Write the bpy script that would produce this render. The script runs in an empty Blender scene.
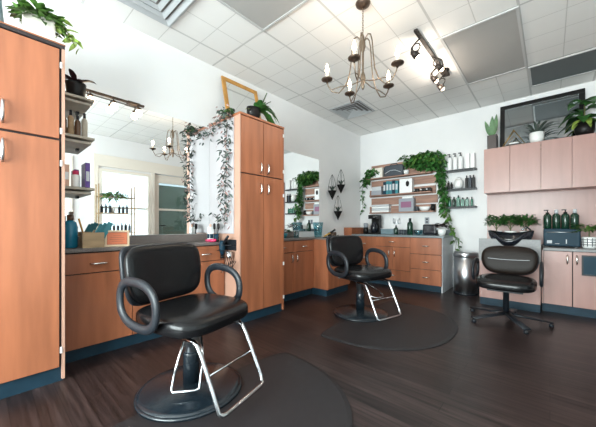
import bpy, bmesh, math, random
from mathutils import Vector, Matrix
PI=math.pi
rnd=random.Random(7)
COL=bpy.context.scene.collection
# ------------------------------------------------------------------ materials
def mat(name,col,rough=.5,metal=0,var=0,scale=8,stretch=(1,1,1),emit=None,es=0,alpha=1,trans=0,coat=0,bump=0,ior=None,spec=None):
    m=bpy.data.materials.new(name); m.use_nodes=True; n=m.node_tree.nodes; l=m.node_tree.links
    b=n['Principled BSDF']; b.inputs['Base Color'].default_value=(*col,1)
    b.inputs['Roughness'].default_value=rough; b.inputs['Metallic'].default_value=metal
    b.inputs['Coat Weight'].default_value=coat
    b.inputs['Coat Roughness'].default_value=.25
    b.inputs['Transmission Weight'].default_value=trans
    if ior: b.inputs['IOR'].default_value=ior
    if spec is not None: b.inputs['Specular IOR Level'].default_value=spec
    tc=n.new('ShaderNodeTexCoord'); mp=n.new('ShaderNodeMapping'); mp.inputs['Scale'].default_value=stretch
    nz=n.new('ShaderNodeTexNoise'); nz.inputs['Scale'].default_value=scale; nz.inputs['Detail'].default_value=4
    l.new(tc.outputs['Object'],mp.inputs['Vector']); l.new(mp.outputs['Vector'],nz.inputs['Vector'])
    if var:
        r=n.new('ShaderNodeMapRange'); r.inputs['From Min'].default_value=.3; r.inputs['From Max'].default_value=.7
        r.inputs['To Min'].default_value=1-var; r.inputs['To Max'].default_value=1+var
        mx=n.new('ShaderNodeVectorMath'); mx.operation='SCALE'; mx.inputs[0].default_value=col
        l.new(nz.outputs['Fac'],r.inputs['Value']); l.new(r.outputs['Result'],mx.inputs['Scale']); l.new(mx.outputs['Vector'],b.inputs['Base Color'])
    if bump:
        bp=n.new('ShaderNodeBump'); bp.inputs['Strength'].default_value=bump; bp.inputs['Distance'].default_value=.01
        l.new(nz.outputs['Fac'],bp.inputs['Height']); l.new(bp.outputs['Normal'],b.inputs['Normal'])
    if emit: b.inputs['Emission Color'].default_value=(*emit,1); b.inputs['Emission Strength'].default_value=es
    return m
def pane_mat(name,tint=(.9,.97,.98),gloss=.08):
    m=bpy.data.materials.new(name); m.use_nodes=True; n=m.node_tree.nodes; l=m.node_tree.links
    n.remove(n['Principled BSDF']); o=n['Material Output']
    t=n.new('ShaderNodeBsdfTransparent'); t.inputs[0].default_value=(*tint,1)
    g=n.new('ShaderNodeBsdfGlossy'); g.inputs['Roughness'].default_value=.03
    x=n.new('ShaderNodeMixShader'); x.inputs[0].default_value=gloss
    l.new(t.outputs[0],x.inputs[1]); l.new(g.outputs[0],x.inputs[2]); l.new(x.outputs[0],o.inputs['Surface'])
    return m
M={}
M['wall']=mat('wall_paint',(.80,.795,.80),.75,var=.015,scale=3)
M['lam']=mat('orange_laminate',(.345,.117,.054),.36,var=.24,scale=5,stretch=(2.2,2.2,.22),coat=.15)
M['lam_cool_lit']=mat('cool_lit_laminate',(.40,.22,.19),.34,var=.07,scale=5,stretch=(2.4,2.4,.25),coat=.2)  # orange laminate with the cooler daylight put into its colour
M['lam_edge_glare']=mat('pale_edge_and_glare',(.52,.30,.22),.4)
M['dark']=mat('dark_gap',(.03,.02,.02),.7)
M['kick']=mat('toe_kick_rubber',(.010,.032,.052),.5,var=.15,spec=.3)
M['stone']=mat('speckled_grey_laminate',(.155,.13,.12),.35,var=.35,scale=140)
M['stone2']=mat('slate_worktop',(.20,.235,.25),.35,var=.25,scale=120)
M['greylam']=mat('grey_laminate',(.26,.26,.265),.5,var=.08,scale=60)
M['leather']=mat('black_vinyl',(.006,.006,.007),.24,bump=.03,scale=60,spec=.35)
M['leather2']=mat('worn_black_vinyl',(.014,.009,.007),.42,spec=.15,bump=.1,scale=50)
M['plastic']=mat('black_plastic',(.012,.015,.020),.38,spec=.4)
M['blackgloss']=mat('gloss_black',(.012,.014,.02),.15)
M['rubber']=mat('rubber_mat',(.018,.016,.018),.5,spec=.4,var=.1,scale=20,bump=.05)
M['basemetal']=mat('black_enamel',(.008,.014,.02),.22,coat=.2)
M['chrome']=mat('chrome',(.55,.56,.58),.14,metal=1)
M['steel']=mat('brushed_steel',(.62,.64,.67),.3,metal=1)
M['nickel']=mat('satin_nickel',(.7,.66,.62),.25,metal=1)
M['bronze']=mat('aged_bronze',(.085,.055,.04),.45,metal=.75,var=.3,scale=30)
M['iron']=mat('dark_iron',(.025,.018,.015),.5,metal=.3)
M['brass']=mat('antique_brass',(.20,.15,.11),.4,metal=.8)
M['mirror']=mat('mirror_silver',(.93,.95,.95),.0,metal=1)
M['mirror_grey']=mat('dimmed_mirror',(.42,.45,.46),.05,metal=1)  # mirror silver darkened so that its reflection stays muted
M['tbar']=mat('ceiling_grid_metal',(.55,.55,.55),.5)
M['white']=mat('white_plastic',(.85,.85,.85),.35)
M['glare_tone']=mat('glare_panel',(.50,.47,.485),.45)  # pale tone standing in for window glare on the cabinet side
M['cream']=mat('cream_paint',(.80,.74,.66),.5)
M['ceram']=mat('white_ceramic',(.85,.85,.84),.2,coat=.3)
M['blackpot']=mat('black_pot',(.010,.009,.009),.4,spec=.25)
M['bluegrey']=mat('blue_grey_glaze',(.16,.23,.26),.35)
M['brownpot']=mat('dark_brown_pot',(.03,.02,.02),.35)
M['soil']=mat('soil',(.03,.02,.012),.9)
M['leaf']=mat('leaf_green',(.075,.17,.03),.4,var=.5,scale=9)
M['leaf2']=mat('deep_green_leaf',(.038,.135,.028),.4,var=.5,scale=14)
M['leafgrey']=mat('grey_green_leaf',(.06,.085,.07),.45,var=.5,scale=20)
M['leafrose']=mat('rose_leaf',(.42,.27,.25),.5,var=.3,scale=20)
M['leafyel']=mat('variegated_leaf',(.30,.42,.08),.4,var=.5,scale=20)
M['leafdark']=mat('burgundy_leaf',(.045,.012,.015),.4)
M['stem']=mat('stem',(.12,.12,.05),.6)
M['twig']=mat('twig',(.12,.08,.06),.7)
M['plank']=mat('reclaimed_planks',(.34,.19,.14),.6,var=.3,scale=4,stretch=(.6,1,6))
M['woodbox']=mat('oak_box',(.40,.27,.15),.55,var=.25,scale=6,stretch=(1,1,4))
M['woodframe']=mat('golden_oak',(.50,.24,.05),.35,var=.2,scale=8)
M['greywood']=mat('grey_shelf_board',(.42,.37,.30),.5,var=.2,scale=8)
M['honey']=mat('pale_gold_frame',(.66,.50,.33),.4)
M['sign']=mat('orange_card',(.66,.17,.07),.5)
M['signdark']=mat('dark_card_line',(.25,.08,.04),.6)
M['blue']=mat('teal_blue_plastic',(.01,.17,.28),.25)
M['teal']=mat('teal_card',(.03,.20,.24),.4)
M['navy']=mat('navy_enamel',(.006,.032,.055),.5,spec=.25)
M['navy2']=mat('charcoal_fabric',(.05,.06,.075),.6)
M['green_b']=mat('dark_green_bottle',(.007,.035,.02),.15,coat=.2)
M['green_c']=mat('green_bottle',(.03,.16,.10),.2,coat=.3)
M['purple']=mat('purple_cover',(.10,.04,.25),.4)
M['pink']=mat('pink_plastic',(.65,.03,.12),.3)
M['magenta']=mat('magenta_label',(.28,.11,.20),.5)
M['peach']=mat('peach_card',(.75,.45,.33),.5)
M['brown']=mat('amber_brown',(.12,.06,.03),.3)
M['grey']=mat('mid_grey',(.30,.32,.36),.5)
M['lgrey']=mat('pale_grey',(.55,.57,.6),.5)
M['gold']=mat('gold_wire',(.45,.27,.07),.35,metal=.6)
M['panel']=mat('ceiling_diffuser',(.42,.41,.40),.65,spec=.3)
M['panel2']=mat('smoked_ceiling_panel',(.13,.145,.15),.6,spec=.3)
M['vent']=mat('vent_metal',(.52,.54,.56),.35,metal=.2)
M['ventdark']=mat('vent_inside',(.22,.20,.19),.7)
M['shade']=mat('green_roller_shade',(.17,.21,.17),.7)
M['glass']=pane_mat('window_glass')
M['vase']=pane_mat('blue_tinted_glass',(.55,.80,.85),.16)
M['bulb']=mat('warm_bulb',(1,.9,.75),.3,emit=(1,.8,.55),es=9)
M['flame']=mat('candle_bulb',(1,.85,.65),.3,emit=(1,.74,.45),es=20)
M['candle']=mat('candle_sleeve',(.85,.75,.6),.5,)
# floor
def floor_mat():
    m=bpy.data.materials.new('dark_plank_floor'); m.use_nodes=True; n=m.node_tree.nodes; l=m.node_tree.links; b=n['Principled BSDF']
    tc=n.new('ShaderNodeTexCoord'); br=n.new('ShaderNodeTexBrick')
    br.inputs['Color1'].default_value=(.030,.019,.018,1); br.inputs['Color2'].default_value=(.016,.010,.010,1); br.inputs['Mortar'].default_value=(.008,.005,.005,1)
    br.inputs['Scale'].default_value=1; br.inputs['Brick Width'].default_value=1.3; br.inputs['Row Height'].default_value=.11; br.inputs['Mortar Size'].default_value=.0022
    br.offset=.37
    l.new(tc.outputs['Object'],br.inputs['Vector'])
    mp=n.new('ShaderNodeMapping'); mp.inputs['Scale'].default_value=(1.3,26,1); nz=n.new('ShaderNodeTexNoise'); nz.inputs['Scale'].default_value=1.6; nz.inputs['Detail'].default_value=6
    l.new(tc.outputs['Object'],mp.inputs['Vector']); l.new(mp.outputs['Vector'],nz.inputs['Vector'])
    r=n.new('ShaderNodeMapRange'); r.inputs['From Min'].default_value=.3; r.inputs['From Max'].default_value=.7; r.inputs['To Min'].default_value=.35; r.inputs['To Max'].default_value=1.9
    l.new(nz.outputs['Fac'],r.inputs['Value'])
    v=n.new('ShaderNodeVectorMath'); v.operation='SCALE'; l.new(br.outputs['Color'],v.inputs[0]); l.new(r.outputs['Result'],v.inputs['Scale']); l.new(v.outputs['Vector'],b.inputs['Base Color'])
    bp=n.new('ShaderNodeBump'); bp.inputs['Strength'].default_value=.12; bp.inputs['Distance'].default_value=.004; l.new(nz.outputs['Fac'],bp.inputs['Height']); l.new(bp.outputs['Normal'],b.inputs['Normal'])
    b.inputs['Roughness'].default_value=.34; b.inputs['Specular IOR Level'].default_value=.4
    return m
M['floor']=floor_mat()
def ceil_mat():
    m=bpy.data.materials.new('scored_ceiling_tiles'); m.use_nodes=True; n=m.node_tree.nodes; l=m.node_tree.links; b=n['Principled BSDF']
    tc=n.new('ShaderNodeTexCoord')
    def brick(w,h,ms,off):
        mp=n.new('ShaderNodeMapping'); mp.inputs['Location'].default_value=off
        br=n.new('ShaderNodeTexBrick'); br.offset=0; br.inputs['Scale'].default_value=1; br.inputs['Brick Width'].default_value=w; br.inputs['Row Height'].default_value=h
        br.inputs['Mortar Size'].default_value=ms; br.inputs['Mortar Smooth'].default_value=.1
        l.new(tc.outputs['Object'],mp.inputs['Vector']); l.new(mp.outputs['Vector'],br.inputs['Vector']); return br
    a=brick(.65,1.3,.011,(.21,-.6,0)); c=brick(.325,.325,.004,(.21,-.6,0))
    m1=n.new('ShaderNodeMix'); m1.data_type='RGBA'; m1.inputs['A'].default_value=(.86,.845,.83,1); m1.inputs['B'].default_value=(.64,.625,.61,1); l.new(c.outputs['Fac'],m1.inputs['Factor'])
    m2=n.new('ShaderNodeMix'); m2.data_type='RGBA'; m2.inputs['B'].default_value=(.60,.59,.58,1); l.new(m1.outputs['Result'],m2.inputs['A']); l.new(a.outputs['Fac'],m2.inputs['Factor'])
    l.new(m2.outputs['Result'],b.inputs['Base Color']); b.inputs['Roughness'].default_value=.85
    ad=n.new('ShaderNodeMath'); ad.operation='SUBTRACT'; ad.inputs[0].default_value=1; l.new(c.outputs['Fac'],ad.inputs[1])
    bp=n.new('ShaderNodeBump'); bp.inputs['Strength'].default_value=.5; bp.inputs['Distance'].default_value=.006; l.new(ad.outputs[0],bp.inputs['Height']); l.new(bp.outputs['Normal'],b.inputs['Normal'])
    return m
M['ceil']=ceil_mat()
# ------------------------------------------------------------------ mesh builder
class MB:
    def __init__(s): s.b=bmesh.new()
    def _add(s,verts,faces,smooth=False,T=None):
        vs=[s.b.verts.new(T@Vector(v) if T else v) for v in verts]
        for f in faces:
            try: fc=s.b.faces.new([vs[i] for i in f]); fc.smooth=smooth
            except ValueError: pass
        return s
    def box(s,x0,x1,y0,y1,z0,z1,bev=0,T=None):
        t=bmesh.new(); bmesh.ops.create_cube(t,size=1)
        for v in t.verts: v.co=Vector(((x0+x1)/2+v.co.x*(x1-x0),(y0+y1)/2+v.co.y*(y1-y0),(z0+z1)/2+v.co.z*(z1-z0)))
        if bev: bmesh.ops.bevel(t,geom=t.edges[:],offset=bev,segments=2,affect='EDGES',profile=.6)
        t.verts.index_update(); s._add([v.co.copy() for v in t.verts],[[v.index for v in f.verts] for f in t.faces],False,T); t.free(); return s
    def lathe(s,cx,cy,prof,n=24,T=None,smooth=True,z=0,sx=1,sy=1):
        vs=[];fs=[]
        for r,h in prof:
            for i in range(n): a=2*PI*i/n; vs.append((cx+max(r,1e-4)*math.cos(a)*sx,cy+max(r,1e-4)*math.sin(a)*sy,z+h))
        for k in range(len(prof)-1):
            for i in range(n): j=(i+1)%n; fs.append((k*n+i,k*n+j,(k+1)*n+j,(k+1)*n+i))
        fs.append(tuple(range(n))[::-1]); fs.append(tuple((len(prof)-1)*n+i for i in range(n)))
        return s._add(vs,fs,smooth,T)
    def tube(s,pts,r,n=10,closed=False,ry=None,T=None):
        pts=[Vector(p) for p in pts]; N=len(pts); vs=[];fs=[]; up=None
        for i,p in enumerate(pts):
            if closed: d=pts[(i+1)%N]-pts[i-1]
            else: d=pts[min(i+1,N-1)]-pts[max(i-1,0)]
            d=d.normalized() if d.length>1e-9 else Vector((0,0,1))
            if up is None:
                up=Vector((0,0,1)) if abs(d.z)<.9 else Vector((0,1,0))
            sd=d.cross(up); 
            if sd.length<1e-5: sd=d.orthogonal()
            sd.normalize(); up=sd.cross(d).normalized()
            rr=r[i] if isinstance(r,(list,tuple)) else r; r2=ry if ry else rr
            for k in range(n): a=2*PI*k/n; vs.append(p+sd*math.cos(a)*r2+up*math.sin(a)*rr)
        for i in range(N if closed else N-1):
            j=(i+1)%N
            for k in range(n): q=(k+1)%n; fs.append((i*n+k,i*n+q,j*n+q,j*n+k))
        if not closed: fs.append(tuple(range(n))[::-1]); fs.append(tuple((N-1)*n+k for k in range(n)))
        return s._add(vs,fs,True,T)
    def cushion(s,c,size,e1=.5,e2=.5,T=None,n=32,m=16,f=None):
        def w(x,e): return math.copysign(abs(x)**e,x)
        vs=[];fs=[]
        for i in range(m+1):
            v=-PI/2+PI*i/m
            for j in range(n):
                u=2*PI*j/n
                p=Vector((size[0]/2*w(math.cos(v),e1)*w(math.cos(u),e2),size[1]/2*w(math.cos(v),e1)*w(math.sin(u),e2),size[2]/2*w(math.sin(v),e1)))
                if f: p=f(p)
                vs.append(p+Vector(c))
        for i in range(m):
            for j in range(n): q=(j+1)%n; fs.append((i*n+j,i*n+q,(i+1)*n+q,(i+1)*n+j))
        return s._add(vs,fs,True,T)
    def prism(s,pts,z0,z1,T=None,smooth=False):
        n=len(pts); vs=[(x,y,z0) for x,y in pts]+[(x,y,z1) for x,y in pts]
        fs=[tuple(range(n))[::-1],tuple(range(n,2*n))]+[(i,(i+1)%n,n+(i+1)%n,n+i) for i in range(n)]
        return s._add(vs,fs,smooth,T)
    def leaf(s,p,d,L,w,droop=.3,fold=.12,nrm=None):
        p=Vector(p); d=Vector(d).normalized(); up=Vector(nrm) if nrm else Vector((0,0,1))
        sd=d.cross(up); 
        if sd.length<.05: sd=d.orthogonal()
        sd.normalize(); up=sd.cross(d).normalized()
        prof=[(0,.08),(.2,.75),(.45,1),(.7,.75),(.88,.38),(1,.02)]
        vs=[]
        for t,ww in prof:
            c=p+d*L*t-Vector((0,0,1))*droop*L*t*t
            for k in (-1,0,1): vs.append(c+sd*k*w/2*ww+up*abs(k)*w*fold)
        vs2=[v-up*.0012 for v in vs]; n=len(vs)
        fs=[]
        for i in range(len(prof)-1):
            for k in (0,1): a=i*3+k; fs.append((a,a+1,a+4,a+3)); fs.append((n+a,n+a+3,n+a+4,n+a+1))
        return s._add(vs+vs2,fs,True)
    def done(s,name,m,parent=None,off=None):
        bmesh.ops.recalc_face_normals(s.b,faces=s.b.faces[:])
        me=bpy.data.meshes.new(name)
        if off is not None: bmesh.ops.translate(s.b,verts=s.b.verts[:],vec=-Vector(off))
        s.b.to_mesh(me); s.b.free(); me.materials.append(m)
        o=bpy.data.objects.new(name,me); COL.objects.link(o)
        if parent: o.parent=parent
        return o
def root_of(p):
    while p.parent: p=p.parent
    return p
def P(name,mb,m,parent):       # part written in world coordinates of an unrotated thing
    return mb.done(name,m,parent,off=root_of(parent).location)
def L(name,mb,m,parent): return mb.done(name,m,parent)   # part in the thing's own coordinates
def tag(o,label,cat,group=None):
    o['label']=label; o['category']=cat
    if group: o['group']=group
    return o
def thing(name,label,cat,loc=(0,0,0),rz=0,group=None):
    o=bpy.data.objects.new(name,None); COL.objects.link(o); o.empty_display_size=.1
    o.location=loc; o.rotation_euler=(0,0,rz); return tag(o,label,cat,group)
def solo(name,mb,m,label,cat,loc=None,group=None):   # one-mesh thing, origin moved to its base
    if loc is None:
        vs=[v.co for v in mb.b.verts]; loc=(sum(v.x for v in vs)/len(vs),sum(v.y for v in vs)/len(vs),min(v.z for v in vs))
    o=mb.done(name,m,None,off=loc); o.location=loc; return tag(o,label,cat,group)
def struct(name,mb,m,parent=None):
    o=mb.done(name,m,parent)
    if not parent: o['kind']='structure'
    return o
def dup(r,loc,rz=None,label=None,group=None,scale=None):
    c=r.copy(); COL.objects.link(c); c.location=loc
    if rz is not None: c.rotation_euler=(0,0,rz)
    if label: c['label']=label
    if group: c['group']=group
    if scale: c.scale=scale
    for ch in list(r.children):
        a=ch.copy(); COL.objects.link(a); a.parent=c
        for g in list(ch.children): d=g.copy(); COL.objects.link(d); d.parent=a
    return c
# ------------------------------------------------------------------ room shell
XL,XR,YF,YB,H=-3.10,1.10,-2.60,5.54,3.04
struct('floor',MB().box(XL-.1,XR+.1,YF-.1,YB+.1,-.1,0),M['floor'])
struct('ceiling',MB().box(XL-.1,XR+.1,YF-.1,YB+.1,H,H+.1),M['ceil'])
struct('wall_left',MB().box(XL-.1,XL,YF-.1,YB+.1,0,H),M['wall'])
struct('wall_back',MB().box(XL,XR,YB,YB+.1,0,H),M['wall'])
# right wall with openings: big added window, shelf window, door
wr=MB()
ops=[(-2.2,1.25,.35,2.5),(1.70,2.76,.35,2.32),(2.86,3.90,0,2.36)]
y=YF
for (a,b,z0,z1) in ops:
    wr.box(XR,XR+.12,y,a,0,H); wr.box(XR,XR+.12,a,b,z1,H)
    if z0>0: wr.box(XR,XR+.12,a,b,0,z0)
    y=b
wr.box(XR,XR+.12,y,YB,0,H)
struct('wall_right',wr,M['wall'])
wf=MB(); wf.box(XL,-2.4,YF-.12,YF,0,H).box(.6,XR,YF-.12,YF,0,H).box(-2.4,.6,YF-.12,YF,2.5,H).box(-2.4,.6,YF-.12,YF,0,.35)
struct('wall_front',wf,M['wall'])
def window_x(name,a,b,z0,z1,nv,rails=()):
    w=.06; f=MB()
    f.box(XR-.03,XR+.1,a,a+w,z0,z1).box(XR-.03,XR+.1,b-w,b,z0,z1).box(XR-.03,XR+.1,a+w,b-w,z1-w,z1).box(XR-.03,XR+.1,a+w,b-w,z0,z0+w)
    for k in range(1,nv): c=a+(b-a)*k/nv; f.box(XR,XR+.08,c-.025,c+.025,z0+w,z1-w)
    for r in rails: f.box(XR+.005,XR+.075,a+w,b-w,r-.02,r+.02)
    o=struct(name,f,M['cream'])
    struct('glass_pane',MB().box(XR+.04,XR+.048,a+w,b-w,z0+w,z1-w),M['glass'],o)
    return o
window_x('added_window_1',-2.2,1.25,.35,2.5,3)  # unseen window, added as a light source
window_x('window_2',1.70,2.76,.35,2.32,1,(1.48,))
f=MB(); f.box(-2.4,-2.34,YF-.1,YF+.03,.35,2.5).box(.54,.6,YF-.1,YF+.03,.35,2.5).box(-2.34,.54,YF-.1,YF+.03,2.44,2.5).box(-2.34,.54,YF-.1,YF+.03,.35,.41).box(-.93,-.87,YF-.09,YF,.41,2.44)
o=struct('added_window_3',f,M['cream']); struct('glass_pane',MB().box(-2.34,.54,YF-.05,YF-.042,.41,2.44),M['glass'],o)  # unseen storefront window, added to light the room
struct('trim_1',MB().box(XR-.035,XR-.001,1.60,3.98,2.37,2.62,.004),M['cream'])
struct('trim_2',MB().box(XR-.035,XR-.001,1.60,1.695,.0,2.37,.004).box(XR-.035,XR-.001,2.765,2.855,0,2.37,.004).box(XR-.035,XR-.001,3.905,3.98,0,2.37,.004),M['cream'])
d=MB(); d.box(XR+.02,XR+.07,2.865,2.97,.005,2.35).box(XR+.02,XR+.07,3.79,3.895,.005,2.35).box(XR+.02,XR+.07,2.97,3.79,2.15,2.35).box(XR+.02,XR+.07,2.97,3.79,.005,.25).box(XR+.02,XR+.07,2.97,3.79,1.46,1.51)
do=struct('door_1',d,M['cream']); struct('glass_pane',MB().box(XR+.04,XR+.048,2.97,3.79,.25,1.46).box(XR+.04,XR+.048,2.97,3.79,1.51,2.15),M['glass'],do)
struct('shade',MB().box(XR+.052,XR+.056,2.97,3.79,.25,1.46).box(XR+.052,XR+.056,2.97,3.79,1.51,2.10),M['shade'],do)
struct('door_handle',MB().tube([(XR+.02,3.0,1.08),(XR-.04,3.0,1.08),(XR-.04,3.12,1.08)],.011),M['blackpot'],do)
struct('baseboard_back',MB().box(-1.26,-.74,YB-.012,YB-.001,0,.11),M['kick'])
struct('baseboard_left',MB().box(XL+.001,XL+.012,4.12,4.88,0,.11),M['kick'])
struct('baseboard_right',MB().box(XR-.012,XR-.001,YF+.1,1.59,0,.11),M['kick'])
# ceiling fixtures
def cpanel(x0,x1,y0,y1,label,m,z=H):
    t=thing('ceiling_light_panel',label,'ceiling light',((x0+x1)/2,(y0+y1)/2,z-.012))
    f=MB(); w=.022
    f.box(x0,x1,y0,y0+w,z-.012,z-.001).box(x0,x1,y1-w,y1,z-.012,z-.001).box(x0,x0+w,y0+w,y1-w,z-.012,z-.001).box(x1-w,x1,y0+w,y1-w,z-.012,z-.001)
    P('frame',f,M['tbar'],t); P('diffuser',MB().box(x0+w,x1-w,y0+w,y1-w,z-.006,z-.002),m,t)
cpanel(-.86,-.21,3.2,4.5,'large grey unlit panel in the ceiling right of the track light',M['panel'])
cpanel(-2.16,-1.51,.6,1.9,'grey unlit ceiling panel at the top edge above the tall cabinet mirror',M['panel'])
cpanel(-.205,1.09,4.52,5.17,'dark bluish reflective ceiling panel over the wall cabinets',M['panel2'])
def vent(cx,cy,s,label):
    t=thing('air_vent',label,'air vent',(cx,cy,H-.03))
    def ring(a,b,z0,z1):
        m=MB(); vs=[];
        for (r,z) in ((a,z0),(b,z1),(b,z1+.004),(a,z0+.004)):
            vs+=[(-r,-r,z),(r,-r,z),(r,r,z),(-r,r,z)]
        fs=[]
        for k in range(4):
            for i in range(4): j=(i+1)%4; q=(k+1)%4; fs.append((k*4+i,k*4+j,q*4+j,q*4+i))
        return m._add(vs,fs)
    L('frame',ring(s/2,s/2-.022,.020,.016),M['vent'],t)
    for k in range(4):
        a=s/2-.03-k*.066; L('louver',ring(a,a-.040,.0+.004*k,.022),M['vent'],t)
    L('duct_opening',MB().box(-s/2+.03,s/2-.03,-s/2+.03,s/2-.03,.0265,.029),M['ventdark'],t)
vent(-2.485,.93,.64,'large louvred ceiling vent at the top left above the wall mirror')
vent(-2.50,4.19,.56,'square stepped ceiling vent behind the chandelier near the corner')
# ------------------------------------------------------------------ cabinet fronts on x = const plane (facing +x)
def handle_x(parent,x,y,z,vert=True,l=.11,m='nickel'):
    h=l/2; o=.032
    if vert: pts=[(x,y,z-h),(x+o*.7,y,z-h*.85),(x+o,y,z-h*.4),(x+o,y,z+h*.4),(x+o*.7,y,z+h*.85),(x,y,z+h)]
    else: pts=[(x,y-h,z),(x+o*.7,y-h*.85,z),(x+o,y-h*.4,z),(x+o,y+h*.4,z),(x+o*.7,y+h*.85,z),(x,y+h,z)]
    P('handle',MB().tube(pts,[.006,.008,.009,.009,.008,.006],8),M[m],parent)
def handle_y(parent,x,y,z,vert=True,l=.11,m='nickel'):
    h=l/2; o=.03
    if vert: pts=[(x,y,z-h),(x,y-o*.7,z-h*.85),(x,y-o,z-h*.4),(x,y-o,z+h*.4),(x,y-o*.7,z+h*.85),(x,y,z+h)]
    else: pts=[(x-h,y,z),(x-h*.85,y-o*.7,z),(x-h*.4,y-o,z),(x+h*.4,y-o,z),(x+h*.85,y-o*.7,z),(x+h,y,z)]
    P('handle',MB().tube(pts,[.006,.008,.009,.009,.008,.006],8),M[m],parent)
def front_x(parent,name,x,y0,y1,z0,z1,m='lam',g=.003):
    return P(name,MB().box(x-.019,x,y0+g,y1-g,z0+g,z1-g,.0015),M[m],parent)
def front_y(parent,name,y,x0,x1,z0,z1,m='lam',g=.003):
    return P(name,MB().box(x0+g,x1-g,y,y+.019,z0+g,z1-g,.0015),M[m],parent)
# tall cabinet, left foreground
t=thing('tall_cabinet','tall orange wood cabinet filling the left edge with a white planter on top','cabinet',(-2.8,.05,0))
P('body',MB().box(-3.095,-2.521,-.32,.372,.1,2.285).box(-3.095,-2.50,-.32,.39,2.287,2.31,.002),M['dark'],t)
P('side_panel',MB().box(-3.095,-2.502,.373,.39,.02,2.286,.001),M['lam_edge_glare'],t)
P('crown_board',MB().box(-3.09,-2.498,-.322,.392,2.3105,2.318),M['lam'],t)
for a,b,hy in ((-.31,.025,-.03),(.028,.362,.09)):
    for z0,z1,hz in ((.105,1.655,1.535),(1.665,2.28,1.775)):
        dd=front_x(t,'door',-2.50,a,b,z0,z1); handle_x(dd,-2.50,hy,hz,l=.14,m='steel')
for z in (.22,1.5,1.72,2.17): P('hinge',MB().box(-2.515,-2.497,.363,.374,z-.02,z+.02),M['white'],t)
P('toe_kick',MB().box(-3.09,-2.53,-.32,.385,0,.099),M['kick'],t)
# tall cabinet 2
t=thing('tall_cabinet','tall four-door orange wood cabinet standing between the two wall mirrors','cabinet',(-2.8,2.2,0))
P('body',MB().box(-3.095,-2.521,1.88,2.527,.1,2.28),M['dark'],t)
P('side_panel',MB().box(-3.095,-2.502,1.865,1.879,.1,2.285,.001),M['lam_edge_glare'],t); P('side_panel',MB().box(-3.095,-2.502,2.528,2.542,.02,2.285,.001),M['lam'],t)  # left side panel paler than the doors: glare put into its colour
P('top_board',MB().box(-3.095,-2.495,1.862,2.545,2.286,2.31,.002),M['lam'],t)
for a,b,hy in ((1.882,2.203,2.15),(2.205,2.526,2.26)):
    for z0,z1,hz in ((.105,1.648,1.50),(1.655,2.28,1.74)):
        dd=front_x(t,'door',-2.50,a,b,z0,z1); handle_x(dd,-2.50,hy,hz,l=.12)
for z in (.18,.6,1.45,1.75,2.2): P('hinge',MB().box(-2.512,-2.497,2.526,2.546,z-.02,z+.02),M['white'],t)
P('toe_kick',MB().box(-3.09,-2.53,1.867,2.54,0,.099),M['kick'],t)
# styling station cabinets
def station(y0,y1,splits,label,xf=-2.77,ztop=.86,drz=.69,doorh=True):
    t=thing('base_cabinet',label,'cabinet',((xf+XL)/2,(y0+y1)/2,0))
    P('body',MB().box(XL+.005,xf-.021,y0+.002,y1-.002,.1,ztop-.001),M['dark'],t)
    for i,(a,b) in enumerate(zip(splits[:-1],splits[1:])):
        dr=front_x(t,'drawer',xf,a,b,drz,ztop-.006); handle_x(dr,xf,(a+b)/2,(drz+ztop)/2-.01,False,.12)
        dd=front_x(t,'door',xf,a,b,.102,drz-.002)
        handle_x(dd,xf,b-.05 if i%2==0 else a+.05,.6)
    P('toe_kick',MB().box(XL+.01,xf-.04,y0+.002,y1-.002,0,.099),M['kick'],t)
    return t
station(.395,1.86,(.40,.90,1.38,1.855),'low orange wood cabinet behind the nearest styling chair')
station(2.547,3.485,(2.552,3.02,3.48),'low orange wood cabinet under the narrower second mirror')
def counter(y0,y1,x0,x1,label):
    t=thing('worktop',label,'worktop',((x0+x1)/2,(y0+y1)/2,.861))
    P('slab',MB().box(x0,x1,y0,y1,.861,.89,.004),M['stone'],t)
    P('backsplash',MB().box(x0,x0+.015,y0,y1,.8905,.975,.002),M['stone'],t)
counter(.395,1.86,XL+.002,-2.755,'speckled grey worktop below the large mirror')
counter(2.547,3.485,XL+.002,-2.755,'speckled grey worktop below the second mirror')
t=thing('base_cabinet','deeper orange wood end cabinet behind the second styling chair','cabinet',(-2.8,3.8,0))
P('body',MB().box(XL+.005,-2.521,3.502,4.098,.1,.857),M['dark'],t)
P('side_panel',MB().box(XL+.005,-2.502,3.488,3.501,.1,.859,.001),M['lam'],t); P('side_panel',MB().box(XL+.005,-2.502,4.099,4.112,.1,.859,.001),M['lam'],t)
for z0,z1 in ((.105,.40),(.40,.65),(.65,.857)):
    dr=front_x(t,'drawer',-2.50,3.503,4.097,z0,z1); handle_x(dr,-2.50,3.8,(z0+z1)/2,False,.12)
P('top',MB().box(XL+.005,-2.49,3.488,4.115,.8595,.885,.003),M['stone'],t)
P('toe_kick',MB().box(XL+.01,-2.53,3.49,4.10,0,.099),M['kick'],t)
# wall mirrors
def wmirror(y0,y1,z0,z1,label):
    t=thing('wall_mirror',label,'mirror',(XL+.008,(y0+y1)/2,z0))
    P('backing',MB().box(XL+.001,XL+.005,y0+.002,y1-.002,z0+.002,z1-.002),M['grey'],t)
    P('mirror_glass',MB().box(XL+.0052,XL+.010,y0,y1,z0,z1),M['mirror'],t)
wmirror(.395,1.858,.98,2.26,'large frameless wall mirror reflecting the door and window')
wmirror(2.55,4.04,.98,2.255,'frameless wall mirror right of the middle tall cabinet reflecting hanging ivy')
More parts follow.
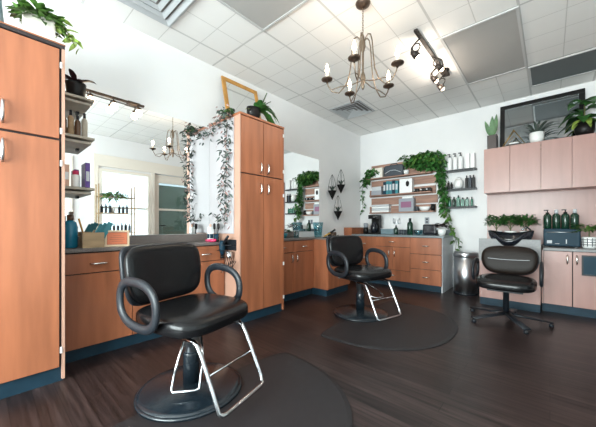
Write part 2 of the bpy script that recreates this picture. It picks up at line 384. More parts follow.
# ------------------------------------------------------------------ plants
def pot(t,name,prof,m,T=None,n=20,sx=1,sy=1): return L(name,MB().lathe(0,0,prof,n,sx=sx,sy=sy),m,t)
def bush(n,rad,zc,ln,w,seed,flat=.7,droop=.4):
    r=random.Random(seed); m=MB()
    for i in range(n):
        a=r.uniform(0,2*PI); e=r.uniform(-.2,1.2); q=r.uniform(.1,1)**.5
        p=Vector((math.cos(a)*rad*q*math.cos(e*.8),math.sin(a)*rad*q*math.cos(e*.8),zc+rad*flat*math.sin(e)*q))
        d=Vector((math.cos(a+r.uniform(-.8,.8)),math.sin(a+r.uniform(-.8,.8)),r.uniform(-.3,.9)))
        m.leaf(p,d,ln*r.uniform(.6,1.2),w*r.uniform(.7,1.2),droop*r.uniform(.3,1.4))
    return m
def vine(path,n,ln,w,seed,spread=.04,hang=.6):
    r=random.Random(seed); m=MB(); pts=[Vector(p) for p in path]
    seg=[(pts[i+1]-pts[i]).length for i in range(len(pts)-1)]; tot=sum(seg)
    for i in range(n):
        s=tot*(i+r.random())/n; k=0
        while k<len(seg)-1 and s>seg[k]: s-=seg[k]; k+=1
        p=pts[k].lerp(pts[k+1],min(1,s/max(seg[k],1e-6)))
        p=p+Vector([r.uniform(-1,1)*spread for _ in range(3)])
        a=r.uniform(0,2*PI); d=Vector((math.cos(a),math.sin(a),-hang*r.random()+.1)); nn=(r.uniform(-1,1),r.uniform(-1,1),r.uniform(.2,1))
        m.leaf(p,d,ln*r.uniform(.6,1.25),w*r.uniform(.7,1.2),r.uniform(.1,.6),nrm=nn)
    return m
# white planter on tall cabinet with vine
t=thing('potted_plant','leafy green plant in a white planter on the left tall cabinet','plant',(-2.565,.262,2.3185))
L('planter',MB().box(-.055,.055,-.08,.08,0,.145,.012),M['cream'],t)
L('soil',MB().box(-.045,.045,-.07,.07,.1452,.148),M['soil'],t)
L('foliage',bush(230,.10,.125,.07,.04,3),M['leaf'],t)
v=[(0,.06,.165),(.03,.10,.16),(.035,.135,.12),(.04,.165,.08),(.04,.185,.03)]
L('trailing_leaves',vine(v,30,.06,.035,4,.026),M['leafyel'],t); L('stem',MB().tube(v,.003,6),M['stem'],t)
t=thing('vase','blue-grey vase left of the white planter on the tall cabinet','vase',(-2.575,.062,2.3185))
L('body',MB().lathe(0,0,[(.028,0),(.04,.03),(.034,.1),(.03,.17),(.024,.175)],20),M['bluegrey'],t)
t=thing('storage_basket','black box at the extreme left on top of the tall cabinet','box',(-2.60,-.06,2.3185))
L('body',MB().box(-.08,.08,-.07,.07,0,.17,.008),M['blackpot'],t); L('lid',MB().box(-.083,.083,-.073,.073,.1705,.195,.006),M['navy2'],t)
# open shelves beside tall cabinet
def shelf(x0,x1,y0,y1,z,label,m='greywood'):
    t=thing('wall_shelf',label,'shelf',((x0+x1)/2,(y0+y1)/2,z-.02),group=None)
    P('board',MB().box(x0,x1,y0,y1,z-.02,z,.002),M[m],t)
    P('under_board',MB().box(x0,x1-.02,y0,y1-.02,z-.055,z-.035,.002),M[m],t)
    P('bracket',MB().box(x0,x0+.02,y0+.06,y0+.08,z-.075,z-.0205).box(x0,x0+.02,y1-.08,y1-.06,z-.075,z-.0205),M['plastic'],t)
for z,l in ((2.12,'topmost layered shelf beside the left tall cabinet, holding a black pot'),(1.80,'middle layered shelf beside the left tall cabinet, holding brown bottles'),(1.385,'lowest layered shelf beside the left tall cabinet, holding a purple book')):
    shelf(-3.085,-2.83,.395,.635,z,l)
t=thing('potted_plant','dark burgundy-leaved plant in a black round pot on the topmost left shelf','plant',(-2.89,.52,2.1205))
pot(t,'pot',[(.045,0),(.062,.02),(.068,.09),(.07,.11),(.062,.11),(.058,.09)],M['blackpot'])
m=MB()
for i in range(14):
    a=i*.7+.2; m.leaf((0,0,.10),(math.cos(a),math.sin(a),.5+.3*(i%3)),.15+.03*(i%3),.045,.45)
L('foliage',m,M['leafdark'],t)
# generic bottles
def bottle(name,label,cat,loc,r,h,m,cap='plastic',pump=False,group=None,square=False):
    t=thing(name,label,cat,loc,group=group)
    if square: L('body',MB().box(-r,r,-r,r,0,h*.8,.006),m,t)
    else: L('body',MB().lathe(0,0,[(r*.9,0),(r,.006),(r,h*.66),(r*.8,h*.74),(r*.4,h*.8)],16),m,t)
    if pump:
        L('pump',MB().lathe(0,0,[(r*.45,h*.80),(r*.45,h*.86),(r*.15,h*.87),(r*.15,h*.95)],10).box(-r*.9,r*.25,-r*.22,r*.22,h*.95,h),M[cap],t)
    else: L('cap',MB().lathe(0,0,[(r*.45,h*.803),(r*.45,h)],12),M[cap],t)
    return t
for i,(dy,m_) in enumerate(((.44,'brown'),(.485,'woodbox'),(.53,'brown'),(.575,'greywood'))):
    b=bottle('bottle',['amber brown bottle nearest the left tall cabinet on the middle shelf','tan wooden-coloured bottle on the middle left shelf','amber brown bottle third along the middle left shelf','grey-brown bottle at the free end of the middle left shelf'][i],'bottle',(-2.88,dy,1.8005),.0215,.17+.03*(i%2),M[m_],group='bottles on the middle left shelf')
t=thing('book','purple book standing at the end of the lowest left shelf','book',(-2.88,.585,1.3855))
L('cover',MB().box(-.08,.06,-.016,.016,0,.20,.002),M['purple'],t); L('spine_label',MB().box(.0605,.0615,-.011,.011,.05,.13),M['lgrey'],t)
t=thing('jar','white jar with a pink cap on the lowest left shelf','jar',(-2.87,.515,1.3855))
L('body',MB().lathe(0,0,[(.028,0),(.03,.01),(.03,.09),(.02,.1)],16),M['ceram'],t); L('lid',MB().lathe(0,0,[(.022,.1005),(.022,.13)],14),M['pink'],t)
t=thing('box','peach product box against the tall cabinet on the lowest left shelf','box',(-2.89,.44,1.3855))
L('carton',MB().box(-.06,.06,-.028,.028,0,.17,.002),M['peach'],t); L('printed_band',MB().box(.0605,.0612,-.024,.024,.05,.11),M['white'],t)
# counter items
t=thing('spray_bottle','tall teal-blue bottle at the left end of the worktop','bottle',(-2.93,.49,.8905))
L('body',MB().lathe(0,0,[(.045,0),(.05,.01),(.05,.17),(.04,.21),(.022,.225)],20),M['blue'],t); L('cap',MB().lathe(0,0,[(.023,.2255),(.023,.27)],14).box(-.008,.06,-.011,.011,.27,.295),M['brown'],t)
t=thing('wooden_box','open oak box with brushes and cards on the worktop','box',(-2.875,.625,.8905))
b=MB(); b.box(-.055,.055,-.075,.075,0,.008).box(-.055,-.047,-.075,.075,.008,.125).box(.047,.055,-.075,.075,.008,.125).box(-.047,.047,-.075,-.067,.008,.125).box(-.047,.047,.067,.075,.008,.125)
L('body',b,M['woodbox'],t)
for i in range(3):
    T=Matrix.Translation((-.03+.02*i,-.02+.022*i,.03))@Matrix.Rotation(-.45,4,'X')
    o=MB().box(-.003,.003,0,.042,0,.19+.01*i,.001,T=T)
    o=o.done('comb',M['teal'],None); o.location=t.location; tag(o,['teal comb at the back of the oak box','teal comb in the middle of the oak box','teal comb at the front of the oak box'][i],'comb','combs in the oak box')
o=MB().tube([(-.02,-.03,.012),(-.0,-.09,.24)],.007,8).done('wooden_brush',M['woodframe'],None); o.location=t.location; tag(o,'slim wooden brush handle leaning left out of the oak box','brush')
t=thing('framed_sign','small orange sign in a cream frame standing on the worktop','sign',(-2.835,.80,.8905),rz=-.3)
T=Matrix.Rotation(-.10,4,'Y')
f=MB(); w=.016
f.box(-.006,.006,-.092,.092,.0,w,.001,T).box(-.006,.006,-.092,.092,.142-w,.142,.001,T).box(-.006,.006,-.092,-.092+w,w,.142-w,.001,T).box(-.006,.006,.092-w,.092,w,.142-w,.001,T)
L('frame',f,M['honey'],t); L('card',MB().box(-.004,.002,-.0795,.0795,w+.0005,.1415-w,0,T),M['sign'],t)
L('inner_border',MB().box(.0021,.0026,-.075,.075,w+.003,w+.006,0,T).box(.0021,.0026,-.075,.075,.136-w,.139-w,0,T).box(.0021,.0026,-.075,-.072,w+.006,.136-w,0,T).box(.0021,.0026,.072,.075,w+.006,.136-w,0,T),M['signdark'],t)
g=MB()
for i,wd in enumerate((.04,.055,.05,.03)): g.box(.0023,.0028,-wd,wd,.045+.016*i,.0475+.016*i,0,T)
L('printed_lines',g,M['signdark'],t)
# pale panel added as painted window glare on the cabinet side + garland
solo('glare_panel',MB().box(-3.0892,-2.60,1.853,1.8635,.985,2.27,.003),M['glare_tone'],'added pale panel imitating glare on the side of the middle tall cabinet behind the garland','board')
t=thing('leaf_garland','artificial leaf garland draped over the middle tall cabinet side panel','garland',(-2.65,1.83,2.32))
gp=[(-3.04,1.80,2.12),(-2.98,1.80,2.20),(-2.86,1.81,2.24),(-2.74,1.81,2.30),(-2.68,1.81,2.36),(-2.66,1.81,2.2),(-2.68,1.81,1.95),(-2.665,1.81,1.7),(-2.70,1.81,1.5),(-2.67,1.81,1.3),(-2.72,1.81,1.10)]
P('leaves',vine(gp[4:],200,.054,.023,11,.065,.8),M['leafgrey'],t)
P('top_leaves',vine(gp[:6],65,.048,.022,12,.055,.6),M['leafgrey'],t)
P('rose_leaves',vine(gp,120,.042,.020,13,.08,.8),M['leafrose'],t)
P('stem',MB().tube(gp,.003,6).tube([(-2.69,1.81,1.18),(-2.85,1.82,1.14),(-3.0,1.82,1.22)],.002,6),M['twig'],t)
P('side_sprigs',vine([(-2.69,1.815,1.18),(-2.85,1.82,1.14),(-3.0,1.82,1.22)],14,.05,.022,14,.02),M['leafgrey'],t)
P('crown_leaves',vine([(-2.72,1.82,2.33),(-2.60,1.83,2.34)],26,.06,.04,15,.028,.3),M['leaf2'],t)
# tool holder + tools on cabinet side
t=thing('tool_holder','black wire tool holder on the cabinet side right of the nearest chair','holder',(-2.66,1.80,.70))
def ringpts(cx,cy,z,r,n=20): return [(cx+r*math.cos(2*PI*i/n),cy+r*math.sin(2*PI*i/n),z) for i in range(n)]
L('rack',MB().box(-.10,.10,.056,.064,.10,.22,.002).tube(ringpts(-.05,.005,.16,.045),.004,6,True).tube(ringpts(.05,.005,.16,.045),.004,6,True).tube([(-.1,.06,.12),(-.1,-.05,.1),(.1,-.05,.1),(.1,.06,.12)],.004,6),M['plastic'],t)
L('drip_cup',MB().lathe(.05,.005,[(.03,.02),(.035,.03),(.035,.09)],14),M['chrome'],t)
t=thing('hair_dryer','dark blue hair dryer hanging nose-down in the tool holder','hair dryer',(-2.72,1.79,.80))
L('barrel',MB().lathe(0,0,[(.020,-.05),(.032,0),(.038,.06),(.03,.10),(.012,.11)],16),M['navy'],t); L('handle',MB().tube([(.02,-.0,.07),(.09,-.01,.13),(.13,-.015,.16)],[.016,.015,.013],10),M['plastic'],t); L('nozzle',MB().lathe(0,0,[(.024,-.09),(.019,-.051)],14),M['blackpot'],t)
t=thing('flat_iron','bright pink hair tool at the end of the worktop','hair tool',(-2.80,1.70,.8905))
L('body',MB().tube([(-.06,-.03,.018),(.0,0,.02),(.055,.03,.024)],[.012,.018,.014],10),M['pink'],t); L('tip',MB().tube([(.056,.031,.024),(.085,.045,.024)],[.010,.008],8),M['blackpot'],t)
t=thing('product_bottle','tall white bottle with a dark label at the right end of the worktop','bottle',(-2.88,1.74,.8905))
L('body',MB().box(-.025,.025,-.025,.025,0,.17,.006),M['ceram'],t); L('label_band',MB().box(.0252,.0258,-.022,.022,.04,.09).box(-.022,.022,-.0258,-.0252,.04,.09),M['navy'],t); L('cap',MB().lathe(0,0,[(.012,.1705),(.012,.20)],12),M['peach'],t)
t=thing('brush_cup','dark cup holding black brushes at the right end of the worktop','cup',(-2.84,1.79,.8905))
L('cup',MB().lathe(0,0,[(.026,0),(.03,.09),(.027,.09),(.023,.01)],14),M['navy'],t)
for k in range(4): L('brush',MB().tube([(.006*math.cos(k*1.6),.006*math.sin(k*1.6),.012),(.04*math.cos(k*1.6),.028*math.sin(k*1.6),.15)],.004,6).lathe(.04*math.cos(k*1.6),.028*math.sin(k*1.6),[(.006,.14),(.014,.15),(.014,.20),(.006,.21)],10),M['blackpot'],t)
r2=random.Random(5)
c=MB(); 
for k in range(5):
    x=-2.70+.03*k; c.tube([(x,1.84,.80-.02*k),(x+.03,1.79,.66-.02*k),(x+.07,1.78,.60+.01*k),(x+.1,1.80,.70)],.0035,6)
solo('power_cord',c,M['blackpot'],'bundle of black cords looping below the tool holder','cord')
# framed mirror on cabinet 2
t=thing('leaning_mirror','golden oak framed mirror leaning on the wall above the middle tall cabinet','mirror',(-2.89,2.25,2.3105))
T=Matrix.Rotation(-.225,4,'Y')
f=MB(); w=.05; a,b_,h=-.27,.29,.63
f.box(-.012,.012,a,b_,0,w,.003,T).box(-.012,.012,a,b_,h-w,h,.003,T).box(-.012,.012,a,a+w,w,h-w,.003,T).box(-.012,.012,b_-w,b_,w,h-w,.003,T)
L('frame',f,M['woodframe'],t); L('mirror_glass',MB().box(-.004,.004,a+w,b_-w,w,h-w,0,T),M['mirror'],t)
t=thing('potted_plant','broad-leaved green plant in a black bowl on the middle tall cabinet','plant',(-2.59,2.13,2.3105)); t.scale=(1,1.25,1.35)
pot(t,'pot',[(.05,0),(.068,.05),(.072,.10),(.064,.10)],M['blackpot'])
m=MB()
for i,(a,e,l_,dr) in enumerate(((1.5,1.5,.26,.3),(1.2,.9,.30,.9),(1.8,1.6,.2,.2),(1.35,.6,.30,1.3),(.6,1.2,.2,.6),(-.6,1.3,.15,.5),(1.0,2.6,.22,.1),(1.7,.9,.28,1.1),(2.6,1.2,.16,.4),(.9,1.1,.26,.8),(3.6,1.3,.13,.4),(1.55,.5,.34,1.5),(.3,1.0,.22,.8),(-.2,1.5,.2,.5),(1.9,1.1,.26,.9),(1.1,1.3,.30,1.0),(2.2,2.0,.2,.2))):
    m.leaf((.02*math.cos(a),.04+.03*math.sin(a),.08),(math.cos(a),math.sin(a),e),l_,.062,dr)
L('foliage',m,M['leaf2'],t)
m=MB()
for i,(a,e,l_) in enumerate(((-2.2,.9,.12),(-1.2,.6,.1),(2.6,1.4,.14))): m.leaf((0,0,.08),(math.cos(a),math.sin(a),e),l_,.06,.7)
L('variegated_leaves',m,M['leafyel'],t)
# mirror track light
def track_mirror():
    t=thing('vanity_light','dark bar light with glowing globes mounted at the top of the large mirror','wall light',(-3.03,.86,2.235))
    P('bar',MB().box(-3.075,-3.045,.60,1.10,2.265,2.282,.003).box(-3.095,-3.04,.95,1.06,2.262,2.285,.003),M['bronze'],t)
    for y in (.65,.83,1.04):
        P('arm',MB().tube([(-3.06,y,2.264),(-3.05,y,2.25),(-3.03,y,2.235)],.006,8).lathe(-3.03,y,[(.014,2.215),(.017,2.235),(.008,2.24)],12),M['bronze'],t)
        P('globe_bulb',MB().lathe(-3.03,y,[(.012,2.214),(.026,2.198),(.031,2.18),(.026,2.162),(.008,2.15)],16),M['bulb'],t)
track_mirror()
# shelves & items beside second mirror
for z,l in ((2.12,'upper small shelf behind the middle tall cabinet'),(1.75,'middle small shelf behind the middle tall cabinet'),(1.385,'lower small shelf behind the middle tall cabinet')):
    shelf(-3.08,-2.60,2.547,2.60,z,l)
# glass vase, hair tools on second counter / end cabinet
t=thing('glass_vase','pale blue glass vase on the end cabinet beside the second mirror','vase',(-2.86,3.71,.8855)); t.scale=(1.25,1.25,1.3)
L('body',MB().lathe(0,0,[(.045,0),(.05,.02),(.06,.12),(.07,.19),(.066,.19),(.056,.12),(.045,.025)],20),M['vase'],t); L('rim',MB().tube(ringpts(0,0,.19,.068),.003,6,True),M['lgrey'],t)
t=thing('glass_vase','smaller blue glass tumbler left of the larger vase by the second mirror','vase',(-2.90,3.22,.8905))
L('body',MB().lathe(0,0,[(.035,0),(.04,.02),(.045,.11),(.042,.11),(.036,.02)],18),M['vase'],t); L('rim',MB().tube(ringpts(0,0,.11,.044),.003,6,True),M['lgrey'],t)
solo('cushion_box',MB().box(-2.98,-2.85,2.62,2.80,.8905,1.0,.006),M['sign'],'orange box on the second worktop against the middle tall cabinet','box')
t=thing('potted_plant','small dark green plant in a teal pot before the second mirror','plant',(-2.96,3.02,.8905))
pot(t,'pot',[(.03,0),(.045,.05),(.048,.07),(.042,.07)],M['teal']); L('foliage',bush(40,.07,.09,.07,.03,33),M['leaf2'],t)
t=thing('curling_iron','black and gold curling iron resting on the end cabinet behind the second chair','hair tool',(-2.58,3.60,.8855))
L('barrel',MB().tube([(-.05,-.04,.02),(.03,.02,.08)],.012,10),M['gold'],t); L('handle',MB().tube([(.031,.021,.081),(.09,.07,.13)],.015,10),M['blackpot'],t); L('stand',MB().box(-.06,0,-.06,-.01,0,.012,.002),M['plastic'],t)
t=thing('hair_dryer','bronze hair dryer beside the curling iron on the end cabinet','hair dryer',(-2.60,3.74,.8855))
L('barrel',MB().tube([(-.06,-.02,.045),(.06,.02,.05)],[.035,.04],12),M['bronze'],t); L('handle',MB().tube([(.04,.02,.01),(.03,.1,.02),(.03,.13,.03)],.014,8),M['blackpot'],t)
# ------------------------------------------------------------------ wall planters
def wallplanter(y,z,label):
    t=thing('wall_planter',label,'planter',(XL+.10,y-.05,z),group='cone planters on the left wall')
    L('cone',MB().lathe(0,0,[(.002,-.17),(.09,0),(.086,0),(.01,-.14)],6,smooth=False),M['blackpot'],t)
    w=MB(); H_=.30
    for k in range(4):
        a=k*PI/2+.4; w.tube([(.075*math.cos(a)*(1-q)**.8*(1+.5*q),.085*math.sin(a)*(1-q)**.8*(1+.5*q),H_*q) for q in [i/9 for i in range(10)]],.0036,5)
    L('wire_frame',w,M['plastic'],t)
    m=MB()
    for k in range(7): m.leaf((0,0,-.01),(math.cos(k*.9),math.sin(k*.9),1.6),.13,.03,.1)
    L('succulent',m,M['leafgrey'],t)
wallplanter(4.37,1.72,'leftmost black cone wall planter of the three on the left wall')
wallplanter(4.66,1.86,'highest black cone wall planter, nearest the corner')
wallplanter(4.56,1.35,'lowest black cone wall planter of the three on the left wall')
# ------------------------------------------------------------------ back cabinet
yf=4.88
t=thing('base_cabinet','orange wood drawer cabinet along the back wall under the wooden planks','cabinet',(-2.1,5.2,0))
P('body',MB().box(-2.915,-1.29,yf+.021,YB-.003,.1,.878),M['dark'],t)
for a,b in ((-2.915,-2.41),(-1.785,-1.275)):
    for z0,z1 in ((.102,.35),(.352,.60),(.602,.875)):
        dr=front_y(t,'drawer',yf,a,b,z0,z1); handle_y(dr,(a+b)/2,yf,(z0+z1)/2,False,.11)
for z0,z1 in ((.102,.29),(.70,.875)):
    dr=front_y(t,'drawer',yf,-2.41,-1.785,z0,z1); handle_y(dr,-2.10,yf,(z0+z1)/2,False,.11)
for a,b,hx in ((-2.41,-2.098,-2.15),(-2.098,-1.785,-2.05)):
    dd=front_y(t,'door',yf,a,b,.292,.698); handle_y(dd,hx,yf,.58)
P('side_panel',MB().box(-1.289,-1.272,yf,YB-.003,.0,.878,.001),M['lgrey'],t)
P('toe_kick',MB().box(-2.91,-1.29,yf+.03,YB-.01,0,.099),M['kick'],t)
solo('end_panel',MB().box(XL+.003,-2.92,4.87,YB-.003,0,1.04,.003),M['lam'],'raised orange wood end panel in the corner left of the back cabinet','panel')
t=thing('worktop','slate grey worktop of the back wall cabinet','worktop',(-2.1,5.2,.8785))
P('slab',MB().box(-2.917,-1.25,yf-.02,YB-.003,.8785,.91,.003),M['stone2'],t); P('backsplash',MB().box(-2.917,-1.25,YB-.018,YB-.003,.9105,1.0,.002),M['stone2'],t)
# plank board on the wall
t=thing('plank_panel','reddish reclaimed wood plank panel hung on the back wall','wall panel',(-2.2,5.52,1.33))
zz=[1.33,1.50,1.67,1.86,2.05,2.21]
for i,z in enumerate(zz[:-1] if False else zz):
    h=.145 if i<5 else .12
    P('plank',MB().box(-2.86+.04*(i%2),-1.52-.03*((i+1)%2),5.505,5.535,z,z+h,.003),M['plank'],t)
for (z,x0,x1,l) in ((1.345,-2.80,-1.55,'lowest wooden ledge on the plank panel'),(1.70,-2.80,-1.60,'middle wooden ledge on the plank panel'),(2.05,-2.86,-1.60,'highest wooden ledge on the plank panel')):
    o=solo('ledge_shelf',MB().box(x0,x1,5.36,5.5045,z-.02,z,.002),M['plank'],l,'shelf')
yy=5.43
def bx(name,label,cat,x0,x1,z,h,m,d=.10,y=yy,detail=None,group=None):
    t=thing(name,label,cat,((x0+x1)/2,y,z+.0005),group=group); w=(x1-x0)/2
    L('carton',MB().box(-w,w,-d/2,d/2,0,h,.004),M[m],t)
    if detail: L('printed_face',MB().box(-w*.7,w*.7,-d/2-.0015,-d/2-.0003,h*.3,h*.75),M[detail],t)
    return t
bx('box','beige carton at the left of the highest ledge','box',-2.80,-2.52,2.05,.20,'cream')
bx('card','small white card standing before the beige carton','card',-2.70,-2.56,2.05,.10,'white',.01,5.37)
t=thing('bag','charcoal fabric bag with a pale trim on the highest ledge','bag',(-2.30,yy,2.0505))
L('body',MB().cushion((0,0,.11),(.40,.11,.22),.35,.35),M['navy2'],t); L('trim',MB().tube([(-.16,-.062,.06),(-.05,-.066,.11),(.05,-.066,.11),(.16,-.062,.06)],.006,6),M['lgrey'],t); L('handle',MB().tube([(-.08,0,.215),(-.05,0,.25),(.05,0,.25),(.08,0,.215)],.008,8),M['navy'],t)
for i in range(5):
    bx('book',['leftmost teal book of the row on the middle ledge','second teal book of the row on the middle ledge','central teal book of the row on the middle ledge','fourth teal book of the row on the middle ledge','rightmost teal book of the row on the middle ledge'][i],'book',-2.50+.062*i,-2.445+.062*i,1.70,.25+.01*(i%2),['navy','teal','teal','navy','teal'][i],.11,detail='lgrey',group='books on the middle ledge')
bx('box','dark grey carton left of the teal books','box',-2.76,-2.54,1.70,.09,'grey'); bx('box','pale carton on top of the dark grey carton','box',-2.75,-2.55,1.791,.08,'lgrey')
t=thing('speaker','white box speaker with a black oval on the middle ledge','speaker',(-2.05,yy,1.7005))
L('case',MB().box(-.12,.12,-.06,.06,0,.27,.015),M['white'],t); L('driver',MB().lathe(0,0,[(.001,0),(.045,0),(.045,.006),(.001,.006)],20,T=Matrix.Translation((.04,-.061,.17))@Matrix.Rotation(PI/2,4,'X')@Matrix.Diagonal((.7,1.2,1,1))),M['blackpot'],t)
for i,x in enumerate((-1.86,-1.74,-1.64)):
    t=thing('sandal' if 0 else 'clipper',['leftmost black hair clipper lying on the middle ledge','middle black hair clipper lying on the middle ledge','rightmost black hair clipper lying on the middle ledge'][i],'clipper',(x,yy-.01,1.7005),group='hair clippers on the middle ledge')
    L('body',MB().cushion((0,0,.035),(.10,.06,.07),.6,.6),M['blackpot'],t); L('blade',MB().box(-.045,-.02,-.032,-.0305,.03,.05),M['steel'],t)
t=thing('folded_towels','stack of white and grey folded towels on the lowest ledge','towels',(-2.55,yy,1.3455))
for k in range(4): L('towel',MB().box(-.20,.17,-.06,.06,.04*k+.001,.04*k+.038,.012),M['lgrey' if k%2 else 'white'],t)
bx('box','grey product box with a magenta label on the lowest ledge','box',-2.18,-1.90,1.345,.25,'grey',.12,detail='magenta')
bx('box','flat white carton on top of the magenta-labelled box','box',-2.12,-1.92,1.5955,.035,'white',.1)
t=thing('bowl','white bowl at the right of the lowest ledge','bowl',(-1.72,yy,1.3455))
L('body',MB().lathe(0,0,[(.03,0),(.06,.03),(.075,.08),(.07,.08),(.055,.035),(.02,.01)],20,sx=1.4,sy=.85),M['ceram'],t)
bx('box','pale blue-grey box behind the white bowl','box',-1.80,-1.66,1.43,.15,'lgrey',.05,5.475) if 0 else None
t=thing('mug','dark mug on the lowest ledge left of the white bowl','mug',(-1.86,yy,1.3455))
L('body',MB().lathe(0,0,[(.035,0),(.036,.09),(.032,.09),(.03,.01)],16),M['navy2'],t); L('handle',MB().tube([(.036,0,.07),(.06,0,.06),(.06,0,.03),(.036,0,.02)],.005,6),M['navy2'],t)
t=thing('mug','dark mug at the right end of the lowest ledge','mug',(-1.575,yy,1.3455))
L('body',MB().lathe(0,0,[(.035,0),(.036,.12),(.032,.12),(.03,.01)],16),M['blackpot'],t)
# ivy plants
t=thing('trailing_pothos','lush trailing pothos cascading down the right edge of the plank panel','plant',(-1.68,5.44,2.17+.0))
P('pot',MB().lathe(-1.68,5.44,[(.06,2.175),(.085,2.22),(.09,2.30),(.08,2.30)],18),M['brown'],t)
P('foliage',vine([(-1.98,5.40,2.27),(-1.84,5.39,2.33),(-1.65,5.38,2.34),(-1.46,5.39,2.30),(-1.55,5.38,2.22),(-1.80,5.38,2.22),(-1.50,5.38,2.16)],400,.085,.065,21,.085,.8),M['leaf2'],t)
P('bright_foliage',vine([(-1.98,5.36,2.30),(-1.70,5.33,2.34),(-1.44,5.35,2.22)],110,.075,.06,24,.07,.8),M['leaf'],t)
P('trailing_foliage',vine([(-1.43,5.40,2.2),(-1.43,5.40,1.9),(-1.40,5.40,1.6),(-1.36,5.40,1.35)],190,.075,.06,22,.055,1),M['leaf2'],t)
P('tip_foliage',vine([(-1.37,5.38,1.35),(-1.30,5.36,1.1),(-1.17,5.34,.85),(-1.20,5.34,.62),(-1.16,5.34,.42)],48,.085,.065,23,.04,1),M['leaf'],t)
P('stem',MB().tube([(-1.68,5.44,2.24),(-1.68,5.42,2.33),(-1.5,5.40,2.33),(-1.42,5.40,2.1),(-1.40,5.40,1.6),(-1.36,5.40,1.35),(-1.30,5.36,1.1),(-1.17,5.34,.85),(-1.20,5.34,.62),(-1.16,5.34,.42)],.004,6),M['stem'],t)
solo('plant_ledge',MB().box(-1.80,-1.55,5.35,5.504,2.15,2.174,.002),M['plank'],'small high wooden ledge under the lush pothos','shelf')
t=thing('trailing_pothos','smaller trailing pothos at the left edge of the plank panel','plant',(-2.90,5.46,2.0))
P('pot',MB().lathe(-2.90,5.46,[(.04,1.97),(.055,2.01),(.058,2.07),(.05,2.07)],16),M['brown'],t)
P('foliage',vine([(-2.70,5.38,2.14),(-2.66,5.34,2.16),(-2.84,5.40,2.16),(-2.93,5.42,1.95)],130,.075,.055,31,.065,.7),M['leaf2'],t)
P('trailing_foliage',vine([(-2.98,5.42,1.9),(-3.0,5.43,1.7),(-2.98,5.43,1.5),(-3.0,5.43,1.35)],22,.06,.045,32,.025,1),M['leaf2'],t)
P('stem',MB().tube([(-2.9,5.45,2.06),(-2.93,5.43,2.12),(-2.98,5.42,1.9),(-3.0,5.43,1.7),(-2.98,5.43,1.5),(-3.0,5.43,1.35)],.003,6),M['stem'],t)
P('bracket',MB().box(-2.93,-2.87,5.46,5.535,1.955,1.969),M['blackpot'],t)
t=thing('potted_plant','small leafy plant peeking above the charcoal bag on the plank panel','plant',(-2.06,5.44,2.0505))
pot(t,'pot',[(.035,0),(.05,.06),(.053,.09),(.046,.09)],M['ceram']); 
m=MB(); m.tube([(0,0,.08),(.0,-.01,.25),(-.02,-.01,.36)],.004,6)
L('stem',m,M['stem'],t); L('foliage',vine([(-.14,-.01,.33),(-.02,-.01,.36),(.05,-.01,.3),(0,0,.12)],36,.06,.04,35,.035),M['leaf2'],t)
# black shelves
def bshelf(z,label):
    return solo('floating_shelf',MB().box(-1.36,-.91,5.40,YB-.001,z-.03,z,.003),M['plastic'],label,'shelf',group='black floating shelves')
bshelf(2.035,'highest black floating shelf holding white bottles'); bshelf(1.71,'middle black floating shelf holding white and black products'); bshelf(1.405,'lowest black floating shelf holding green bottles')
for i in range(3):
    bottle('pump_bottle',['leftmost white pump bottle on the highest black shelf','middle white pump bottle on the highest black shelf','rightmost white pump bottle on the highest black shelf'][i],'bottle',(-1.31+.085*i,5.46,2.0355),.038,.29,M['white'],pump=True,group='white pump bottles')
for i in range(2):
    bx('box',['left tall white carton on the highest black shelf','right tall white carton on the highest black shelf'][i],'box',-1.06+.07*i,-1.0+.07*i,2.035,.25,'white',.08,5.46)
bottle('bottle','small black bottle at the left of the middle black shelf','bottle',(-1.33,5.46,1.7105),.02,.15,M['blackpot'])
bottle('bottle','second small black bottle on the middle black shelf','bottle',(-1.28,5.46,1.7105),.018,.12,M['blackpot'])
t=thing('teapot','round white jar with lid on the middle black shelf','jar',(-1.17,5.46,1.7105)); L('body',MB().lathe(0,0,[(.04,0),(.07,.04),(.07,.12),(.045,.16)],18),M['ceram'],t); L('lid',MB().lathe(0,0,[(.045,.1605),(.03,.18),(.01,.20)],14),M['white'],t)
for i in range(3): bottle('bottle',['leftmost of the three tall black bottles on the middle black shelf','middle of the three tall black bottles on the middle black shelf','rightmost of the three tall black bottles on the middle black shelf'][i],'bottle',(-1.05+.05*i,5.46,1.7105),.021,.21,M['blackpot' if i!=1 else 'navy2'],square=True,group='tall black bottles')
for i in range(6): bottle('bottle',['first green bottle from the left on the lowest black shelf','second green bottle from the left on the lowest black shelf','third green bottle on the lowest black shelf','fourth green bottle on the lowest black shelf','fifth green bottle on the lowest black shelf','small green bottle at the right end of the lowest black shelf'][i],'bottle',(-1.31+.067*i,5.46,1.4055),.025 if i<5 else .018,(.18,.17,.19,.15,.15,.15)[i],M['green_c' if i!=1 else 'green_b'],square=i in(2,3,4),group='green bottles on the lowest black shelf')
